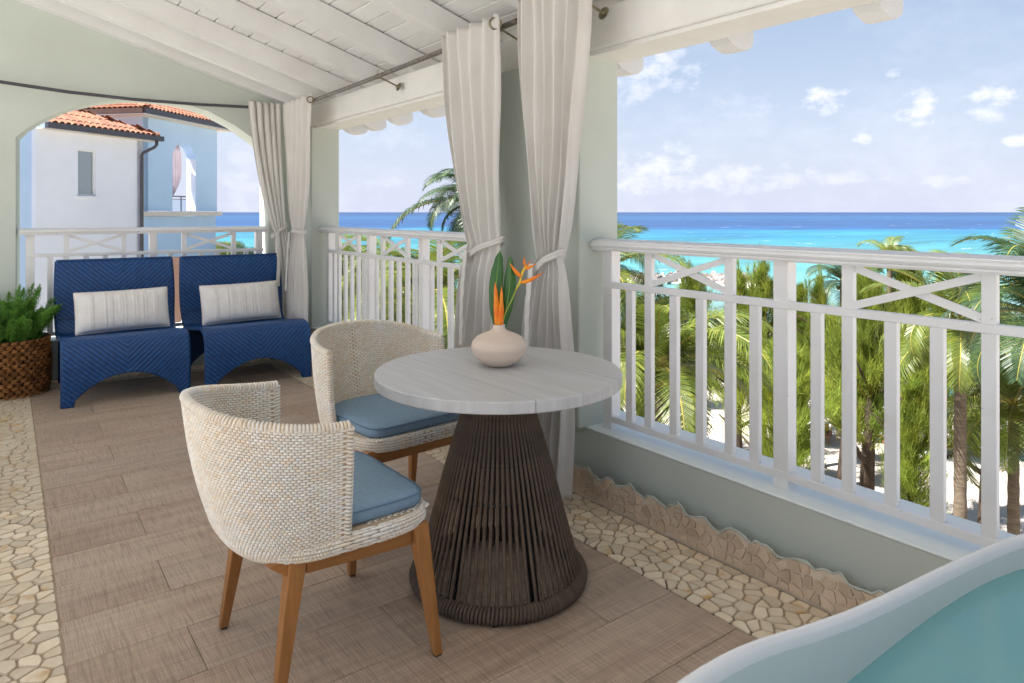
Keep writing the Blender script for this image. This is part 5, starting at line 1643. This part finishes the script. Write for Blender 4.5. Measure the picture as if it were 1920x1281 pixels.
CROWNS = [casuarina_crown(7.6, 2.7, 1, 120, 230), casuarina_crown(8.2, 2.3, 2, 120, 220), casuarina_crown(6.4, 3.1, 3, 110, 250), casuarina_crown(7.0, 1.7, 4, 100, 150)]
TRUNKS = [trunk_mesh(7.2, .24, 1), trunk_mesh(7.8, .20, 2), trunk_mesh(6.2, .28, 3), trunk_mesh(6.8, .15, 4)]
HT = [8.1, 8.7, 6.9, 7.4]
def casuarina(px, d, top_py, v, label, sx=1.0, group='casuarina trees on the beach'):
    x, y = camxy(px, d); top = CAMZ - (top_py - CYP) * d / FPX; hgt = top - GZ
    s = hgt / HT[v]
    t = empty('casuarina_tree', (x, y, GZ), R.uniform(0, 6)); tag(t, label, 'tree', group)
    inst('trunk', TRUNKS[v], t, scale=(s * 1.05, s * 1.05, s))
    inst('crown', CROWNS[v], t, (0, 0, .35 * s), scale=(s * sx, s * sx, s * .98))
    return t

def frond_mesh(L_, seed, droop=1.0, dens=62, m=None, wind=0, lw=.020):
    rr = random.Random(seed); b = MB(); pts = []; n = 22; ang = radians(58)
    p = Vector((0, 0, 0)); st = L_ / n
    for i in range(n + 1):
        pts.append(p.copy()); p = p + Vector((cos(ang), wind * .02 * i / n, sin(ang))) * st
        ang -= radians(5.4) * droop * (.5 + 1.1 * i / n)
    def at(t):
        k = t * n; i = int(min(n - 1, k)); return pts[i].lerp(pts[i + 1], k - i), (pts[i + 1] - pts[i]).normalized()
    for i in range(dens):
        t = .10 + .90 * (i + .5) / dens
        q, tg = at(t)
        ll = L_ * .30 * (sin(pi * min(1, .12 + t * .86)) ** .65) * rr.uniform(.85, 1.1)
        side = tg.cross(Vector((0, 0, 1))).normalized()
        if side.length < .1: side = Vector((0, 1, 0))
        upn = side.cross(tg)
        for sg in (-1, 1):
            fwd = .45 + .7 * t
            d0 = (side * sg + tg * fwd + upn * .28 + Vector((0, wind * .4, 0))).normalized()
            k = rr.uniform(.75, 1.3); yl = rr.random() ** 2
            c = (k * (1 + .5 * yl), k * (1 + .2 * yl), k * (1 - .2 * yl))
            nn = 3; prev = q; w0 = lw * L_ / 3.0
            pl = [q]
            dd = d0.copy()
            for s_ in range(nn):
                prev = prev + dd * ll / nn; pl.append(prev); dd = (dd + Vector((0, 0, -.42 * droop * rr.uniform(.6, 1.3)))).normalized()
            sd = tg * w0
            vs = []
            for s_, pp in enumerate(pl):
                f = (.7, 1, .75, .05)[s_]; vs += [pp - sd * f, pp + sd * f]
            b.add(vs, [(0, 1, 3, 2), (2, 3, 5, 4), (4, 5, 7, 6)], c)
    me = b.mesh('frond', m or M_palm)
    rb = MB().tube(pts, [.030 * (1 - .85 * i / n) * L_ / 3 for i in range(n + 1)], 5)
    # join the rachis in as a second material
    off = len(me.vertices)
    me2 = bpy.data.meshes.new('frond')
    allv = b.v + rb.v; allf = b.f + [tuple(i + off for i in f) for f in rb.f]
    me2.from_pydata(allv, [], allf); me2.materials.append(m or M_palm); me2.materials.append(M_rach)
    nb = len(b.f)
    me2.polygons.foreach_set('material_index', [0] * nb + [1] * len(rb.f))
    at_ = me2.color_attributes.new('tone', 'FLOAT_COLOR', 'CORNER'); data = []
    for f, cc in zip(b.f, b.c):
        for _ in f: data += [cc[0], cc[1], cc[2], 1]
    for f in rb.f:
        for _ in f: data += [1, 1, 1, 1]
    at_.data.foreach_set('color', data)
    bpy.data.meshes.remove(me)
    return me2
FR = [frond_mesh(3.0, 1), frond_mesh(3.0, 2, 1.25), frond_mesh(3.0, 3, .75), frond_mesh(2.7, 6, 1.5, wind=1.2), frond_mesh(3.2, 7, .95, wind=-1)]
FRB = [frond_mesh(3.0, 4, .85, m=M_palmb), frond_mesh(3.0, 5, 1.1, m=M_palmb)]
def palm_trunk(h, r, seed, lean):
    rr = random.Random(seed); pts = []; rad = []; n = 26
    for i in range(n + 1):
        t = i / n; pts.append(Vector((-lean[0] * (1 - t) ** 1.6, -lean[1] * (1 - t) ** 1.6, -h * (1 - t))))
        rad.append(r * (1.5 - .5 * min(1, t * 5)) * (1 - .25 * t) * (1.05 if i % 2 else .97))
    return MB().tube(pts, rad, 9).mesh('trunk', M_pbark, True)
def palm(px, py, d, fl, n, label, lean=(0, 0), fr=None, r=.15, wind=None, seed=0, up=(.0, 1.0), extra=()):
    """crown centre at the pixel (px,py) and distance d; fl frond length"""
    rr = random.Random(seed + int(px)); x, y = camxy(px, d); z = CAMZ - (py - CYP) * d / FPX
    t = empty('coconut_palm', (x, y, GZ)); tag(t, label, 'palm tree', 'coconut palms by the beach')
    h = z - GZ
    inst('trunk', palm_trunk(h, r, seed, lean), t, (0, 0, h))
    cl = fr or FR
    for k in range(n):
        th = 2 * pi * k * .381966 + rr.uniform(-.2, .2)
        el = up[0] + (up[1] - up[0]) * (k / n) ** .8
        tilt = radians(75) * (1 - el) * 1.05 - radians(22) * el
        if wind is not None:
            # bend the directions downwind
            dx, dy = cos(th) + wind[0] * .9, sin(th) + wind[1] * .9; th = atan2(dy, dx)
        s = fl / 3.0 * rr.uniform(.85, 1.1)
        inst('frond', rr.choice(cl), t, (0, 0, h), (rr.uniform(-.15, .15), tilt, th), (s, s, s))
    for (th, tilt, s) in extra:
        inst('frond', cl[0], t, (0, 0, h), (0, tilt, th), (s, s, s))
    b = MB()
    for k in range(7):
        th = 2 * pi * k / 7; b.lathe([(.001, -.10), (.08, -.06), (.10, 0), (.07, .08), (.001, .11)], 8, .20 * cos(th), .20 * sin(th))
    o = b.obj('coconut_cluster', mat('coconut', (.20, .19, .05), (.16, .10, .04), 6, rough=.6) if 'coconut' not in bpy.data.materials else bpy.data.materials['coconut'], t, smooth=True); o.location = (0, 0, h - .25)
    return t

# palms
palm(1232, 690, 14.5, 2.7, 22, 'lush coconut palm just beyond the near railing beside the round table', r=.14, seed=1)
palm(1120, 520, 16, 2.7, 18, 'coconut palm half hidden behind the middle column, fronds poking out right of it', seed=2)
palm(1960, 600, 10.5, 2.0, 22, 'sea green palm at the right edge, its fan of fronds above the handrail', fr=FRB, seed=3, r=.13, up=(.1, 1.25))
palm(1800, 610, 15.5, 2.6, 18, 'coconut palm with drooping fronds below the right crossed panel', seed=4)
palm(1668, 482, 30, 1.7, 18, 'small wind swept palm top just above the near handrail', seed=5, wind=(.8, -.5))
palm(908, 385, 15, 1.6, 40, 'tall ragged palm beside the left column curtain, one long frond over the sea', seed=6, fr=FRB, wind=(.10, -.1), up=(.0, .95), extra=((radians(146), radians(42), .85),))
palm(705, 560, 19, 2.8, 18, 'coconut palm low behind the far railing, near its middle post', seed=7)
palm(640, 530, 21, 2.6, 16, 'coconut palm behind the far railing next to the corner column', seed=8)
palm(800, 560, 14, 2.6, 18, 'coconut palm behind the right end of the far railing under the ragged palm', seed=9)
palm(432, 500, 33, 2.6, 16, 'palm beside the blue tower seen through the railing of the arch', seed=10)
palm(478, 520, 30, 2.6, 16, 'palm at the right end of the arched opening, behind the railing', seed=11)
palm(1900, 760, 17, 2.8, 18, 'low coconut palm at the right edge below the sea green palm', seed=12)
palm(1580, 470 + 60, 33, 2.2, 14, 'distant pale palm left of the right crossed panel', seed=13, wind=(-.5, .3), fr=FRB)

# casuarinas
cs_list = [
    (1205, 24, 560, 3, 'slim dark casuarina between the first balusters of the near railing', 1.0),
    (1300, 30, 505, 0, 'bright green casuarina behind the left crossed panel of the near railing', 1.0),
    (1385, 27, 505, 1, 'tall yellow green casuarina just left of the near railing middle post', 1.15),
    (1430, 31, 495, 3, 'spire shaped casuarina directly behind the near railing middle post', 1.3),
    (1500, 34, 530, 1, 'casuarina right of the near railing middle post', 1.1),
    (1536, 29, 520, 3, 'thin spire casuarina against the turquoise water', .8),
    (1470, 22, 640, 2, 'dense low casuarina with dark trunk right of the middle post', 1.0),
    (1625, 23, 500, 0, 'thick trunked casuarina behind the right crossed panel of the near railing', .95),
    (1700, 30, 500, 2, 'broad yellow green casuarina behind the right crossed panel', 1.05),
    (1580, 27, 620, 2, 'low casuarina in front of the beach loungers', .75),
    (1755, 24, 560, 1, 'casuarina behind the drooping palm fronds', .85),
    (1715, 19, 700, 3, 'leaning young casuarina with a dark near trunk', 1.0),
    (1850, 22, 520, 0, 'big casuarina near the right edge with trunk on the sand', .9),
    (1250, 38, 560, 2, 'far casuarina left of the breakwater gap', 1.1),
    (1560, 42, 590, 2, 'far rounded casuarina by the water edge', 1.1),
    (760, 24, 500, 1, 'casuarina behind the middle of the far railing', 1.2),
    (835, 21, 520, 0, 'casuarina behind the far railing close to the column curtain', .9),
    (680, 30, 520, 2, 'rounded casuarina behind the left half of the far railing', 1.0),
    (620, 26, 560, 0, 'casuarina behind the far railing by the corner column', 1.0),
    (730, 17, 620, 2, 'low bushy casuarina behind the far railing lower half', .9),
    (500, 30, 560, 2, 'casuarina below the right end of the arched opening', 1.0),
    (450, 40, 540, 0, 'distant casuarina beside the tower foot', 1.0)]
for (px, d, tp, v_, lab, sx) in cs_list: casuarina(px, d, tp, v_, lab, sx)

# ------------------------------------------------------------------ beach furniture, breakwater
def lounger(px, py, rz_, label):
    d = (CAMZ - GZ - .3) * FPX / (py - CYP); x, y = camxy(px, d)
    t = empty('beach_lounger', (x, y, GZ + .12), rz_); tag(t, label, 'lounger', 'wooden loungers on the sand')
    MB().box(-.32, .32, -.95, .95, .27, .33).obj('frame', M_lounger, t)
    for sx in (-1, 1):
        for sy in (-.75, .75): MB().box(sx * .28 - .03, sx * .28 + .03, sy - .03, sy + .03, -.12, .27).obj('leg', M_lounger, t)
    MB().box(-.29, .29, -.9, .25, .331, .40, .02).obj('cushion', M_lcush, t)
    o = MB().box(-.29, .29, 0, .72, 0, .05, .01).obj('backrest', M_lounger, t); o.location = (0, .26, .34); o.rotation_euler = (radians(42), 0, 0)
for i, (px, py, r_, lab) in enumerate([(1798, 842, .8, 'wooden lounger on the sand behind the drooping palm'), (1817, 785, 2.3, 'wooden lounger farther up the beach right of the drooping palm'),
                     (1713, 862, 1.2, 'lounger with grey cushion between two near tree trunks'), (1620, 818, .6, 'lounger on the sand left of the leaning trunk'),
                     (1544, 812, 2.0, 'lounger beside the dark trunk right of the middle post'), (1650, 770, 1.5, 'lounger with a pale cushion by the far trees'), (1500, 800, .9, 'lounger just right of the middle post of the near railing')]):
    lounger(px, py, r_, lab)
def parasol(px, py, label, w=1.25):
    d = (CAMZ - GZ - 2.3) * FPX / (py - CYP); x, y = camxy(px, d)
    t = empty('beach_parasol', (x, y, GZ)); tag(t, label, 'parasol', 'turquoise parasols on the beach')
    MB().tube([(0, 0, 0), (0, 0, 2.45)], .03, 8).obj('pole', M_lounger, t)
    n = 8; vs = [(0, 0, 2.45)] + [(w * cos(2 * pi * k / n), w * sin(2 * pi * k / n), 2.0) for k in range(n)] + [(w * cos(2 * pi * k / n), w * sin(2 * pi * k / n), 1.86) for k in range(n)]
    MB().add(vs, [(0, 1 + k, 1 + (k + 1) % n) for k in range(n)] + [(1 + k, 1 + n + k, 1 + n + (k + 1) % n, 1 + (k + 1) % n) for k in range(n)]).obj('canopy', M_parasol, t)
parasol(1628, 728, 'turquoise parasol between the thick trunk and the drooping palm')
parasol(1815, 728, 'turquoise parasol behind the drooping palm fronds')
parasol(1905, 760, 'turquoise parasol at the right edge behind the low palm')
parasol(1212, 690, 'turquoise parasol glimpsed between the first balusters of the near railing', 1.0)

def rock_mesh(seed):
    rr = random.Random(seed); b = MB(); n = 7; vs = []
    for j in range(5):
        ph = pi * (j + .5) / 5
        for i in range(n):
            th = 2 * pi * i / n; r_ = rr.uniform(.7, 1.2); vs.append((r_ * sin(ph) * cos(th), r_ * sin(ph) * sin(th), .65 * cos(ph)))
    fs = [(j * n + i, (j + 1) * n + i, (j + 1) * n + (i + 1) % n, j * n + (i + 1) % n) for j in range(4) for i in range(n)] + [tuple(range(n)), tuple(4 * n + i for i in range(n))[::-1]]
    return b.add(vs, fs).mesh('rock', M_rock)
def breakwater():
    t = empty('breakwater', (*camxy(1270, 112), -9.7)); tag(t, 'low rocky breakwater with white sand lying in the turquoise shallows', 'breakwater')
    o = Vector(t.location); ms = [rock_mesh(k) for k in range(4)]; rr = random.Random(9)
    b = MB(); pts = []
    def fn(u, v_):
        px = 1130 + 330 * u; d = 104 + 16 * v_ + 4 * sin(u * 5); x, y = camxy(px, d)
        return (x - o.x, y - o.y, -.5 + .95 * sin(pi * v_) * min(1, sin(pi * min(1, max(0, u))) * 3))
    b.grid(fn, 50, 8); b.obj('sand_bank', mat('white_sand', (.80, .76, .70), (.72, .67, .60), .5, rough=.9), t, smooth=True)
    for k in range(95):
        px = rr.uniform(1150, 1440); d = rr.gauss(112, 3.2); x, y = camxy(px, d); s = rr.uniform(.35, 1.1)
        inst('rock', rr.choice(ms), t, (x - o.x, y - o.y, .30 + rr.uniform(0, .25)), (rr.uniform(0, 3), rr.uniform(0, 3), rr.uniform(0, 3)), (s, s, s * .7))
breakwater()
